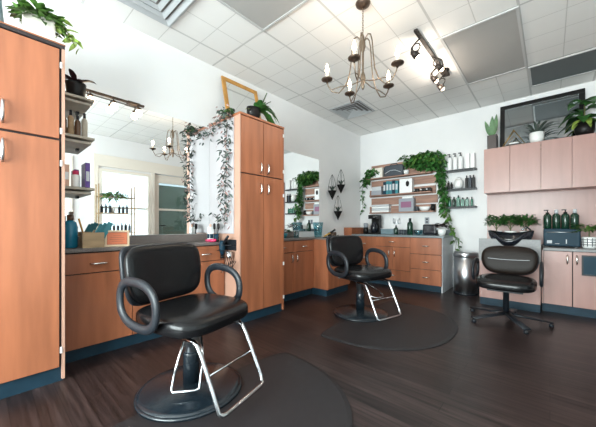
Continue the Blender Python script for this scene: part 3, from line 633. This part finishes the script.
# back counter items
t=thing('coffee_maker','black coffee maker at the left of the back worktop','coffee maker',(-2.62,5.25,.9105))
L('housing',MB().box(-.09,.09,-.10,.12,0,.03,.006).box(-.09,.09,.04,.12,.03,.30,.008).box(-.09,.09,-.10,.12,.30,.38,.01),M['blackpot'],t); L('carafe',MB().lathe(0,-.03,[(.05,.032),(.07,.06),(.07,.15),(.05,.20),(.05,.22)],18),M['blackgloss'],t); L('carafe_handle',MB().tube([(.06,-.06,.19),(.10,-.09,.17),(.10,-.09,.09),(.065,-.06,.07)],.008,8),M['plastic'],t)
t=thing('kettle','small black grinder beside the coffee maker','grinder',(-2.80,5.22,.9105)); L('base',MB().lathe(0,0,[(.05,0),(.05,.12),(.04,.13)],16),M['blackpot'],t); L('hopper',MB().lathe(0,0,[(.04,.1305),(.045,.21),(.03,.22)],16),M['grey'],t)
for i,(x,r,h,m_) in enumerate(((-2.16,.035,.17,'green_b'),(-1.90,.05,.30,'green_b'))):
    bottle('bottle',['smaller dark green bottle on the back worktop','large dark green bottle in the middle of the back worktop'][i],'bottle',(x,5.2,.9105),r,h,M[m_])
for i in range(4):
    t=thing('shot_glass',['first small cup between the green bottles','second small cup between the green bottles','third small cup between the green bottles','fourth small cup between the green bottles'][i],'cup',(-2.10+.045*i,5.24,.9105),group='small cups between the green bottles')
    L('cup',MB().lathe(0,0,[(.014,0),(.018,.09),(.015,.09),(.012,.01)],12),M['navy2'],t)
t=thing('toaster','black toaster on the back worktop left of the ivy','toaster',(-1.55,5.2,.9105)); L('housing',MB().box(-.11,.11,-.08,.08,.01,.19,.03),M['blackgloss'],t); L('lever',MB().box(.1105,.13,-.015,.015,.10,.12,.003),M['steel'],t); L('foot',MB().box(-.09,.09,-.06,.06,0,.0095),M['plastic'],t)
t=thing('bowl','clear glass bowl left of the black toaster','bowl',(-1.74,5.15,.9105)); L('body',MB().lathe(0,0,[(.03,0),(.06,.03),(.07,.09),(.066,.09),(.055,.033),(.02,.01)],18),M['vase'],t)
t=thing('potted_plant','dark leafy plant in a white pot at the right end of the back worktop','plant',(-1.36,5.17,.9105))
pot(t,'pot',[(.045,0),(.06,.05),(.065,.11),(.058,.11)],M['ceram']); L('foliage',bush(40,.09,.15,.08,.045,44),M['leafdark'],t)
t=thing('canister','row of low white canister on the back worktop near the coffee maker','canister',(-2.36,5.3,.9105)); t['label']='low teal tray box right of the coffee maker'; L('body',MB().box(-.13,.13,-.06,.06,0,.10,.01),M['bluegrey'],t); L('lid',MB().box(-.132,.132,-.062,.062,.1005,.112,.004),M['lgrey'],t)
def outlet(x,z,label):
    t=thing('wall_outlet',label,'outlet',(x,YB-.004,z)); L('plate',MB().box(-.04,.04,-.004,.003,-.06,.06,.002),M['grey'],t); L('socket',MB().box(-.018,.018,-.0065,-.0045,.012,.04).box(-.018,.018,-.0065,-.0045,-.04,-.012),M['plastic'],t)
outlet(-2.70,1.16,'grey wall outlet above the coffee maker end of the back worktop'); outlet(-1.71,1.17,'grey wall outlet above the black toaster')
t=thing('wall_hooks','small curved metal wall hooks between the two outlets','hooks',(-2.28,YB-.005,1.17)); L('plate',MB().box(-.09,.09,-.004,.003,-.05,-.035,.001),M['steel'],t)
for s in (-1,1): L('hook',MB().tube([(s*.045,-.004,-.045),(s*.045,-.03,-.05),(s*.07,-.04,.0),(s*.06,-.03,.05)],.006,6).tube([(s*.045,-.004,-.045),(s*.03,-.03,-.03),(s*.03,-.03,.03)],.005,6),M['steel'],t)
# ------------------------------------------------------------------ trash can
t=thing('trash_can','round stainless steel trash can between the back cabinet and the wash station','trash can',(-1.0,5.12,0))
L('body',MB().lathe(0,0,[(.168,.03),(.168,.58)],36),M['steel'],t); L('base_ring',MB().lathe(0,0,[(.172,0),(.172,.029)],36),M['plastic'],t); L('lid',MB().lathe(0,0,[(.171,.5805),(.171,.64),(.15,.665)],36),M['steel'],t)
L('rim',MB().tube(ringpts(0,0,.60,.172),.004,6,True),M['chrome'],t)
# ------------------------------------------------------------------ right wash station
t=thing('wall_cabinet','row of wood wall cabinets coloured as cool-lit over the wash station','cabinet',(.17,5.37,1.58))
P('body',MB().box(-.768,1.09,5.221,YB-.003,1.58,2.255),M['lam_cool_lit'],t)
for a,b in ((-.768,-.442),(-.440,-.095),(-.093,.218),(.220,.53),(.532,.81),(.812,1.09)): front_y(t,'door',5.20,a,b,1.575,2.258,'lam_cool_lit')
for a,b in ((2.18,2.21),(2.13,2.15),(1.60,1.63)): P('hinge',MB().box(-.099,-.091,5.193,5.2,a,b),M['brass'],t)
solo('back_panel',MB().box(-.768,1.09,5.515,YB-.003,.8005,1.578),M['lam_cool_lit'],'wood splash panel with cool light in its colour under the wall cabinets','panel')
yr=4.70
t=thing('base_cabinet','wood base cabinet coloured as cool-lit right of the wash bowl','cabinet',(.5,5.1,0))
P('body',MB().box(-.06,1.09,yr+.021,YB-.003,.1,.765),M['dark'],t)
P('side_panel',MB().box(-.077,-.061,yr+.005,YB-.03,.1,.765),M['lam_cool_lit'],t)
for a,b,hx in ((-.06,.2,.155),(.203,.62,.238),(.623,1.09,.67)):
    dd=front_y(t,'door',yr,a,b,.102,.763,'lam_cool_lit'); handle_y(dd,hx,yr,.665)
P('toe_kick',MB().box(-.075,1.09,yr+.03,YB-.03,0,.099),M['kick'],t)
solo('worktop',MB().box(-.062,1.09,yr-.02,5.512,.766,.797,.003),M['greylam'],'grey worktop right of the wash bowl carrying pump bottles','worktop')
t=thing('hanging_tray','black rounded rectangular tray hooked on the right base cabinet door','tray',(.395,yr-.035,.50))
L('tray',MB().box(-.145,.20,-.004,.012,0,.225,.03),M['navy'],t) if 0 else L('tray',MB().box(-.115,.20,-.012,.012,0,.225,.011),M['navy'],t)
L('rim',MB().box(-.12,.205,-.016,-.0125,-.005,.012).box(-.12,.205,-.016,-.0125,.213,.23).box(-.12,-.105,-.016,-.0125,.012,.213).box(.19,.205,-.016,-.0125,.012,.213),M['plastic'],t)
L('hook',MB().box(-.1,-.08,.0125,.033,.19,.20).box(.12,.14,.0125,.033,.19,.20),M['plastic'],t)
# wash unit
t=thing('wash_station','black shampoo bowl on a grey and wood cabinet tinted as cool-lit behind the right chair','wash basin',(-.4,4.8,0))
P('cabinet',MB().box(-.725,-.085,4.57,5.51,.1,.60,.002),M['lam_cool_lit'],t)
P('grey_housing',MB().box(-.73,-.082,4.56,4.60,.601,.90,.003).box(-.73,-.082,4.60,5.51,.601,.80,.003),M['greylam'],t)
P('toe_kick',MB().box(-.72,-.09,4.59,5.50,0,.099),M['kick'],t)
# bowl : oval shell with neck dip
def bowlmesh(cx,cy,z0):
    m=MB(); n=40; rings=[(.0,.0),(.10,.005),(.17,.05),(.21,.13),(.225,.19),(.20,.195),(.185,.14),(.14,.06),(.06,.03),(.0,.03)]
    vs=[];fs=[]
    for r,h in rings:
        for i in range(n):
            a=2*PI*i/n; dip=0
            if r>.15:
                q=math.cos(a+PI/2); dip=-.09*max(0,q)**6*(h/.19)
            vs.append((cx+max(r,.001)*math.cos(a)*1.12,cy+max(r,.001)*math.sin(a)*1.05,z0+h*1.1+dip+(.035*math.cos(a)**2*(h/.19) if r>.15 else 0)))
    for k in range(len(rings)-1):
        for i in range(n): j=(i+1)%n; fs.append((k*n+i,k*n+j,(k+1)*n+j,(k+1)*n+i))
    return m._add(vs,fs,True)
P('bowl',bowlmesh(-.40,4.74,.765),M['blackgloss'],t)
P('faucet',MB().tube([(-.2,4.98,.80),(-.2,4.98,1.02),(-.24,4.92,1.06),(-.28,4.86,1.02)],.012,8).lathe(-.2,4.98,[(.03,.80),(.025,.83)],12),M['chrome'],t)
# plants behind bowl
for i,x in enumerate((-.58,-.42,-.25)):
    t=thing('potted_fern',['leftmost leafy fern in a white pot behind the wash bowl','middle leafy fern in a white pot behind the wash bowl','rightmost leafy fern in a white pot behind the wash bowl'][i],'plant',(x,4.99+.03*i,.8005),group='ferns behind the wash bowl')
    pot(t,'pot',[(.05,0),(.065,.15),(.07,.20),(.062,.20)],M['ceram'])
    L('stem',MB().tube([(0,0,.19),(0,0,.36)],.008,6).tube([(0,0,.22),(-.05,0,.3)],.005,6).tube([(0,0,.22),(.05,0,.3)],.005,6),M['stem'],t)
    L('foliage',bush(260,.115,.30,.065,.024,50+i,1.15,.2),M['leaf2'],t)
# towel warmer + bottles
t=thing('towel_warmer','navy blue towel warmer carrying four dark pump bottles','appliance',(.10,5.02,.7975))
P('housing',MB().box(-.065,.285,4.93,5.16,.81,1.035,.012),M['navy'],t)
P('door',MB().box(-.055,.275,4.92,4.929,.82,1.02,.004),M['navy'],t)
P('handle',MB().tube([(-.03,4.918,.99),(-.03,4.90,.99),(.24,4.90,.99),(.24,4.918,.99)],.005,6),M['steel'],t)
P('foot',MB().box(-.05,-.02,4.95,5.12,.7975,.8095).box(.23,.26,4.95,5.12,.7975,.8095),M['plastic'],t)
P('marking',MB().box(-.03,.02,4.9175,4.9195,.845,.885).box(.15,.16,4.9175,4.9195,.845,.90).box(.05,.09,4.9175,4.9195,.84,.846),M['lgrey'],t)
for i in range(4):
    bottle('pump_bottle',['leftmost dark green pump bottle on the towel warmer','second dark green pump bottle from the left on the towel warmer','third dark green pump bottle from the left on the towel warmer','rightmost dark green pump bottle on the towel warmer'][i],'bottle',(-.025+.087*i,5.03,1.0355),.042,.25,M['green_b'],cap='lgrey' if i in(1,3) else 'blackpot',pump=i in(0,2),group='dark green pump bottles')
t=thing('potted_plant','leafy fern in a white grid-patterned pot at the right edge','plant',(.36,4.95,.7975))
pot(t,'pot',[(.055,0),(.065,.02),(.07,.13),(.062,.14)],M['ceram'])
g=MB()
for k in range(10): a=2*PI*k/10; g.tube([(.0665*math.cos(a),.0665*math.sin(a),.025),(.0705*math.cos(a),.0705*math.sin(a),.125)],.004,5)
for z in (.045,.075,.105): g.tube(ringpts(0,0,z,.069),.004,5,True)
L('grid_pattern',g,M['navy2'],t); L('foliage',bush(120,.13,.22,.085,.026,61,.6,.3),M['leaf'],t); L('stem',MB().tube([(0,0,.13),(0,0,.24)],.008,6),M['stem'],t)
# on top of wall cabinets
t=thing('leaning_mirror','black framed mirror leaning behind the plants on the wall cabinets','mirror',(-.11,5.46,2.2585))
T=Matrix.Rotation(-.07,4,'X'); w=.06; f=MB(); a,b_,h=-.48,.47,.70
f.box(a,b_,-.015,.015,0,w,.004,T).box(a,b_,-.015,.015,h-w,h,.004,T).box(a,a+w,-.015,.015,w,h-w,.004,T).box(b_-w,b_,-.015,.015,w,h-w,.004,T)
L('frame',f,M['blackpot'],t); L('mirror_glass',MB().box(a+w,b_-w,-.004,.004,w,h-w,0,T),M['mirror_grey'],t)
t=thing('potted_succulent','upright green cactus-like succulent in a dark square pot','plant',(-.665,5.28,2.2585))
L('pot',MB().box(-.062,.062,-.062,.062,0,.21,.006),M['brownpot'],t)
m=MB()
for (x,h,wd,l_) in ((0,.28,.065,.0),(-.045,.24,.05,-.35),(.03,.30,.055,.15),(.01,.20,.05,.4),(-.02,.17,.05,-.6)): m.leaf((x*.5,0,.20),(l_*.7+x,-.1,1),h*1.1,wd*1.25,.0,.05,nrm=(0,-1,.1))
L('leaves',m,M['leaf2'],t)
t=thing('geometric_ornament','triangular gold wire terrarium beside the cactus pot','ornament',(-.40,5.27,2.2585))
s=.135; tri=[(-s,0,.006),(s,0,.006),(0,0,.23)]
m=MB(); 
for yo in (-.03,.03): m.tube([(x,yo,z) for x,_,z in tri],.009,6,True)
for x,_,z in tri: m.tube([(x,-.03,z),(x,.03,z)],.006,6)
m.tube([(-.06,-.03,.05),(.05,-.03,.05),(0,-.03,.14)],.005,6,True)
L('frame',m,M['gold'],t); L('base_panel',MB().box(-.09,.09,-.028,.028,.001,.03,.002),M['brownpot'],t); L('pebbles',MB().cushion((0,0,.04),(.12,.045,.03),.7,.7),M['ceram'],t)
t=thing('potted_plant','spiky aloe plant in a white round pot on the wall cabinets','plant',(-.14,5.27,2.2585))
pot(t,'pot',[(.065,0),(.08,.04),(.085,.135),(.075,.14)],M['ceram'])
m=MB(); r3=random.Random(8)
for i in range(26):
    a=i*2.4; e=.45+1.6*(i/26); m.leaf((.015*math.cos(a),.015*math.sin(a),.12),(math.cos(a),math.sin(a)*.6-.15,e),.40-.05*(i/26),.030,.5)
L('foliage',m,M['leafgrey'],t)
t=thing('potted_plant','large broad-leaved rubber plant in a black pot at the right on the wall cabinets','plant',(.34,5.27,2.2585))
pot(t,'pot',[(.08,0),(.10,.06),(.10,.16),(.09,.16)],M['blackpot'])
m=MB()
for i in range(16):
    a=i*2.4+.4; e=.1+.9*((i*7)%16)/16; h=.18+.30*((i*5)%16)/16
    m.leaf((.03*math.cos(a),.03*math.sin(a),h),(math.cos(a),math.sin(a)*.6-.2,e),.24,.14,.8)
L('foliage',m,M['leaf2'],t)
m=MB()
for i in range(7):
    a=i*.9+2.2; m.leaf((.04*math.cos(a),.04*math.sin(a),.2),(math.cos(a),-abs(math.sin(a)),.1),.16,.08,1.0)
L('yellowing_leaves',m,M['leafyel'],t); L('stem',MB().tube([(0,0,.15),(0,0,.40)],.008,6),M['stem'],t)
# ------------------------------------------------------------------ styling chairs
def loop(cx,cz,rx,rz_,y,e=.8,n=40,tilt=0,egg=0):
    pts=[]
    for i in range(n):
        a=2*PI*i/n; c,s=math.cos(a),math.sin(a); x=rx*math.copysign(abs(c)**e,c); z=rz_*math.copysign(abs(s)**e,s)
        x+=egg*z
        pts.append((cx+x*math.cos(tilt)-z*math.sin(tilt),y,cz+x*math.sin(tilt)+z*math.cos(tilt)))
    return pts
def back_shape(w,h,th,curve=.5):
    def f(p):
        p=Vector(p); p.x+=curve*p.y*p.y     # wings come forward
        return p
    return f
def chair_top(t,lm,arm_m,zs=.51,w=.60,wb=.57,az=0,smat=None,hb=.38,zb=.245,armz=1,rb=.5):
    def sf(p):
        p=Vector(p); k=p.x/.27; 
        p.z-=.018*max(0,k)**2*(1 if p.z>0 else .3)
        p.y*=1-.06*max(0,-k); return p
    L('seat',MB().cushion((.03,0,zs+.005),(.56,w,.125),.45,.5,f=sf,n=48,m=20),lm,t)
    sp=MB()
    T=Matrix.Translation((-.27,0,zs+zb))@Matrix.Rotation(-.16,4,'Y')
    bk=MB().cushion((0,0,0),(.10,wb,hb),.42 if rb==.5 else rb,rb,T=None,n=48,m=24,f=lambda p:Vector((p.x+.35*p.y*p.y,p.y*(1-.12*max(0,-p.z/.2)),p.z)))
    # transform
    bmesh.ops.transform(bk.b,matrix=T,verts=bk.b.verts[:])
    L('backrest',bk,smat or lm,t)
    L('back_shell',(lambda q:(bmesh.ops.transform(q.b,matrix=T,verts=q.b.verts[:]),q)[1])(MB().cushion((-.03,0,0),(.05,wb+.02,hb+.015),.3 if rb==.5 else rb,rb-.05,n=40,m=16,f=lambda p:Vector((p.x+.35*p.y*p.y,p.y*(1-.12*max(0,-p.z/.2)),p.z)))),M['plastic'],t)
    for s in (-1,1):
        L('armrest',MB().tube(loop(-.045,zs+.12,.165,.124*armz,s*(w/2+.034),.80,egg=-.12,tilt=-.10),.0165,12,True,ry=.027),arm_m,t)
    L('seat_plate',MB().box(-.17,.17,-.16,.16,zs-.085,zs-.058,.004),M['plastic'],t)
def styling_chair(label,loc,rz):
    t=thing('styling_chair',label,'salon chair',loc,rz,group='black styling chairs with chrome footrests')
    L('base',MB().lathe(0,0,[(.315,.016),(.315,.028),(.285,.042),(.10,.055),(.06,.062)],56),M['basemetal'],t)
    L('base_rim',MB().lathe(0,0,[(.325,.013),(.325,.024),(.316,.030)],56),M['basemetal'],t)
    L('column',MB().lathe(0,0,[(.052,.063),(.05,.25),(.046,.26)],28),M['basemetal'],t)
    L('piston',MB().lathe(0,0,[(.04,.26),(.04,.30),(.052,.302),(.052,.405),(.06,.41),(.06,.424)],24),M['steel'],t)
    chair_top(t,M['leather'],M['plastic'])
    def P3(y): return [(.13,y*.92,.425),(.24,y,.43),(.265,y,.415),(.30,y,.36),(.415,y,.125),(.425,y,.09),(.44,y*.93,.078),(.445,y*.8,.075)]
    pts=P3(-.19)+[(.445,-.08,.075),(.445,.08,.075)]+P3(.19)[::-1]
    L('footrest',MB().tube(pts,.0125,10),M['chrome'],t)
    L('footrest_crossbar',MB().tube([(.345,-.185,.262),(.345,.185,.262)],.006,8),M['chrome'],t)
    L('pump_lever',MB().tube([(.03,-.04,.385),(.05,-.10,.37),(.04,-.155,.2),(.035,-.175,.11),(.05,-.18,.092),(.15,-.10,.092),(.165,-.08,.10),(.14,-.03,.25),(.10,-.01,.385)],.0085,8),M['chrome'],t)
    return t
c1=styling_chair('nearest black styling chair with a chrome footrest, on the left floor mat',(-1.745,.915,0),math.radians(13))
c2=dup(c1,(-1.72,3.07,0),math.radians(-15),'farther black styling chair standing on the second mat before the back cabinet')
for ch in c2.children:
    if ch.name.startswith('pump_lever'):
        q=MB().tube([(.05,-.03,.40),(.12,-.09,.34),(.26,-.09,.28),(.30,-.05,.265),(.30,.05,.265),(.26,.09,.28),(.12,.09,.34),(.05,.03,.40)],.0085,8)
        me=bpy.data.meshes.new('pump_lever'); q.b.to_mesh(me); q.b.free(); me.materials.append(M['chrome']); ch.data=me
def dmat(cx,cy,hw,dep,label):
    pts=[]; n=60
    for i in range(n):
        a=2*PI*i/n; c,s=math.cos(a),math.sin(a)
        e=.85
        x=dep*math.copysign(abs(c)**e,c) if c>0 else .12*math.copysign(abs(c)**.5,c)
        pts.append((cx+x,cy+hw*math.copysign(abs(s)**.85,s)))
    m=MB(); k=len(pts); vs=[(x,y,.0005) for x,y in pts]+[(x,y,.006) for x,y in pts]+[(cx+(x-cx)*.965+.004,cy+(y-cy)*.965,.012) for x,y in pts]
    fs=[tuple(range(k))[::-1],tuple(range(2*k,3*k))]
    for q in (0,1):
        for i in range(k): j=(i+1)%k; fs.append((q*k+i,q*k+j,(q+1)*k+j,(q+1)*k+i))
    m._add(vs,fs); return solo('floor_mat',m,M['rubber'],label,'mat',loc=(cx,cy,0),group='black rubber floor mats')
dmat(-1.62,.86,.86,.93,'black rubber mat under the nearest styling chair')
dmat(-1.62,3.06,.86,.93,'black rubber mat under the farther styling chair')
# wash chair
t=thing('wash_chair','black reclining chair on a five-star base in front of the wash bowl','salon chair',(-.37,3.95,0),-PI/2)
chair_top(t,M['leather'],M['plastic'],zs=.435,w=.54,wb=.54,smat=M['leather2'],hb=.335,zb=.225,armz=.8,rb=.62)
L('seam',MB().tube([(-.207+.35*(y*y),y,.69-.02*math.cos(y*5)) for y in [i*.04-.20 for i in range(11)]],.003,5),M['lgrey'],t)
L('column',MB().lathe(0,0,[(.03,.09),(.028,.345),(.05,.349)],20),M['plastic'],t)
for k in range(5):
    a=2*PI*k/5+.52; c,s=math.cos(a),math.sin(a)
    lg=L('base_leg',MB().tube([(.02*c,.02*s,.09),(.15*c,.15*s,.075),(.40*c,.40*s,.048)],[.022,.015,.011],8,ry=.042),M['plastic'],t)
    L('glide',MB().lathe(.39*c,.39*s,[(.022,0),(.022,.024),(.012,.034)],12),M['plastic'],lg)
# ------------------------------------------------------------------ chandelier
CX,CY=-1.235,2.25
t=thing('chandelier','five-arm bronze chandelier with glowing candle bulbs','chandelier',(CX,CY,2.222))
L('canopy',MB().lathe(0,0,[(.065,.816),(.06,.80),(.03,.78),(.008,.77)],24),M['bronze'],t)
m=MB(); z=.77
k=0
while z>.535:
    m.tube([( (.007 if k%2 else 0)*math.cos(2*PI*i/10) ,(0 if k%2 else .007)*math.cos(2*PI*i/10), z-.012+.014*math.sin(2*PI*i/10)) for i in range(10)],.0022,5,True); z-=.021; k+=1
L('chain',m,M['brass'],t)
L('center_post',MB().lathe(0,0,[(.004,.53),(.012,.52),(.014,.49),(.022,.47),(.024,.43),(.010,.38),(.008,.21),(.02,.18),(.024,.15),(.012,.10),(.016,.08),(.004,.05)],20),M['brass'],t)
LAMPS=[]
base_ang=math.atan2(.665,.747)
for d_ in (101,173,245,317,29):
    a=math.radians(d_)+base_ang   # angle measured from the camera's right-hand direction
    c,s=math.cos(a),math.sin(a)
    prof=[(.012,.46),(.025,.50),(.05,.525),(.075,.51),(.09,.45),(.10,.33),(.115,.20),(.15,.10),(.21,.035),(.27,.05),(.305,.105),(.315,.15)]
    pp=[]
    for i in range(len(prof)-1):
        for q in (0,.5): pp.append((prof[i][0]*(1-q)+prof[i+1][0]*q,prof[i][1]*(1-q)+prof[i+1][1]*q))
    pp.append(prof[-1])
    arm=L('arm',MB().tube([(r*c,r*s,zz_) for r,zz_ in pp],.0055,7).tube([(.02*c,.02*s,.13),(.10*c,.10*s,.10),(.2*c,.2*s,.09),(.27*c,.27*s,.07)],.0045,6),M['brass'],t)
    L('drip_pan',MB().lathe(.315*c,.315*s,[(.006,.125),(.012,.14),(.035,.15),(.05,.158),(.05,.166),(.03,.166)],18),M['bronze'],arm)
    L('candle_sleeve',MB().lathe(.315*c,.315*s,[(.013,.1665),(.013,.215)],12),M['candle'],arm)
    LAMPS.append((CX+.315*c,CY+.315*s,2.222+.27)); L('candle_bulb',MB().lathe(.315*c,.315*s,[(.008,.2155),(.015,.235),(.017,.25),(.010,.28),(.002,.305)],12),M['flame'],arm)
# ceiling track light
t=thing('track_light','dark bronze scrolled track light on the ceiling right of the chandelier','track light',(-1.0,3.4,H-.03))
P('bar',MB().box(-1.018,-.982,2.88,4.0,H-.032,H-.008,.004).lathe(-1.0,3.9,[(.06,H-.007),(.06,H-.001)],20).box(-1.04,-.96,3.86,4.02,H-.036,H-.007,.005),M['iron'],t)
for y,sx in ((3.02,-1),(3.45,1),(3.68,-1),(3.95,-1)):
    q=MB().tube([(-1,y,H-.033),(-1+.04*sx,y-.02,H-.07),(-1+.09*sx,y,H-.10),(-1+.10*sx,y+.02,H-.15),(-1+.05*sx,y+.03,H-.17),(-1+.02*sx,y,H-.15)],.008,7).tube([(-1+sx*.04+.04*math.cos(i*.6),y+.0,H-.11+.04*math.sin(i*.6)) for i in range(11)],.006,6)
    hd=P('spot_arm',q,M['iron'],t)
    P('spot_head',MB().lathe(0,0,[(.014,.05),(.03,.02),(.038,-.03),(.034,-.03)],16,T=Matrix.Translation((-1+.06*sx,y+.03,H-.165))@Matrix.Rotation(-.7,4,'Y')@Matrix.Rotation(.5,4,'X')),M['iron'],hd)
    P('spot_bulb',MB().cushion((0,0,-.03),(.05,.05,.05),1,1,n=14,m=8,T=Matrix.Translation((-1+.06*sx,y+.03,H-.165))@Matrix.Rotation(-.7,4,'Y')@Matrix.Rotation(.5,4,'X')),M['bulb'],hd)
# ------------------------------------------------------------------ shelf by the window (seen in the mirror)
t=thing('shelving_unit','slim wooden shelving unit with products in front of the window, seen in the mirror','shelf',(.88,1.98,0))
P('upright',MB().box(.78,.80,1.62,1.64,0,1.95).box(.98,1.0,1.62,1.64,0,1.95).box(.78,.80,2.30,2.32,0,1.95).box(.98,1.0,2.30,2.32,0,1.95),M['woodbox'],t)
for z in (.45,.94,1.35,1.70): P('shelf_board',MB().box(.78,1.0,1.641,2.299,z-.02,z,.002),M['woodbox'],t)
for lv,z in (('lower',.94),('upper',1.35)):
    for i in range(8 if z<1 else 6):
        b=bottle('bottle','dark product bottle on the %s shelf of the window shelving unit'%lv,'bottle',(.86,1.70+.075*i+(.1 if i>2 and z>1 else 0)*1,z+.0005),.024,.17+.03*((i*3)%4)/3,M['navy2' if i%3 else 'blackpot'],group='bottles on the %s shelf of the window unit'%lv,square=i%2==0)
t=thing('potted_plant','feathery green plant on the window shelving unit reflected in the mirror','plant',(.89,1.915+.0,1.3505))
pot(t,'pot',[(.03,0),(.04,.1),(.042,.12),(.036,.12)],M['ceram']); L('foliage',bush(110,.2,.34,.17,.05,77,.5,.5),M['leaf'],t); L('stem',MB().tube([(0,0,.1),(0,0,.33)],.006,6),M['stem'],t)
# ------------------------------------------------------------------ light
def area(name,loc,rot,sx,sy,e,col):
    l=bpy.data.lights.new(name,'AREA'); l.shape='RECTANGLE'; l.size=sx; l.size_y=sy; l.energy=e; l.color=col
    o=bpy.data.objects.new(name,l); COL.objects.link(o); o.location=loc; o.rotation_euler=rot; return o
area('fill_window_1',(XR+.16,-.47,1.43),(0,PI/2,0),2.1,3.4,22,(1,.94,.88))  # fill through the added right-hand window
area('daylight_window_2',(XR+.16,2.23,1.33),(0,PI/2,0),1.9,1.0,8,(.88,.97,1))
area('fill_window_3',(-.9,YF-.16,1.43),(PI/2,0,0),2.9,2.1,465,(1,.975,.955))  # main fill, through the added window behind the camera
def pt(name,loc,e,r,col):
    l=bpy.data.lights.new(name,'POINT'); l.energy=e; l.shadow_soft_size=r; l.color=col
    o=bpy.data.objects.new(name,l); COL.objects.link(o); o.location=loc
for q in LAMPS: pt('candle_glow',q,4.0,.018,(1,.80,.60))
for yv in (.65,.83,1.04): pt('vanity_glow',(-3.03,yv,2.18),.4,.03,(1,.82,.64))
for yv in (3.1,3.55,3.9): pt('track_glow',(-1.06,yv,2.84),2.8,.03,(1,.86,.72))
w=bpy.data.worlds.new('World'); bpy.context.scene.world=w; w.use_nodes=True
bg=w.node_tree.nodes['Background']; bg.inputs[0].default_value=(.80,.93,1,1); bg.inputs[1].default_value=.9
# ------------------------------------------------------------------ camera
cam=bpy.data.cameras.new('Camera'); co=bpy.data.objects.new('Camera',cam); COL.objects.link(co)
co.location=(0,0,1.07); ang=math.atan2(.665,.747)
co.rotation_euler=(PI/2,0,ang)
cam.sensor_width=36; cam.lens=36*283/596; cam.shift_y=(226-213.5)/596; cam.clip_start=.02
sc=bpy.context.scene; sc.camera=co
sc.view_settings.view_transform='Standard'; sc.view_settings.look='None'; sc.view_settings.gamma=1; sc.view_settings.exposure=0.42; sc.view_settings.use_curve_mapping=False
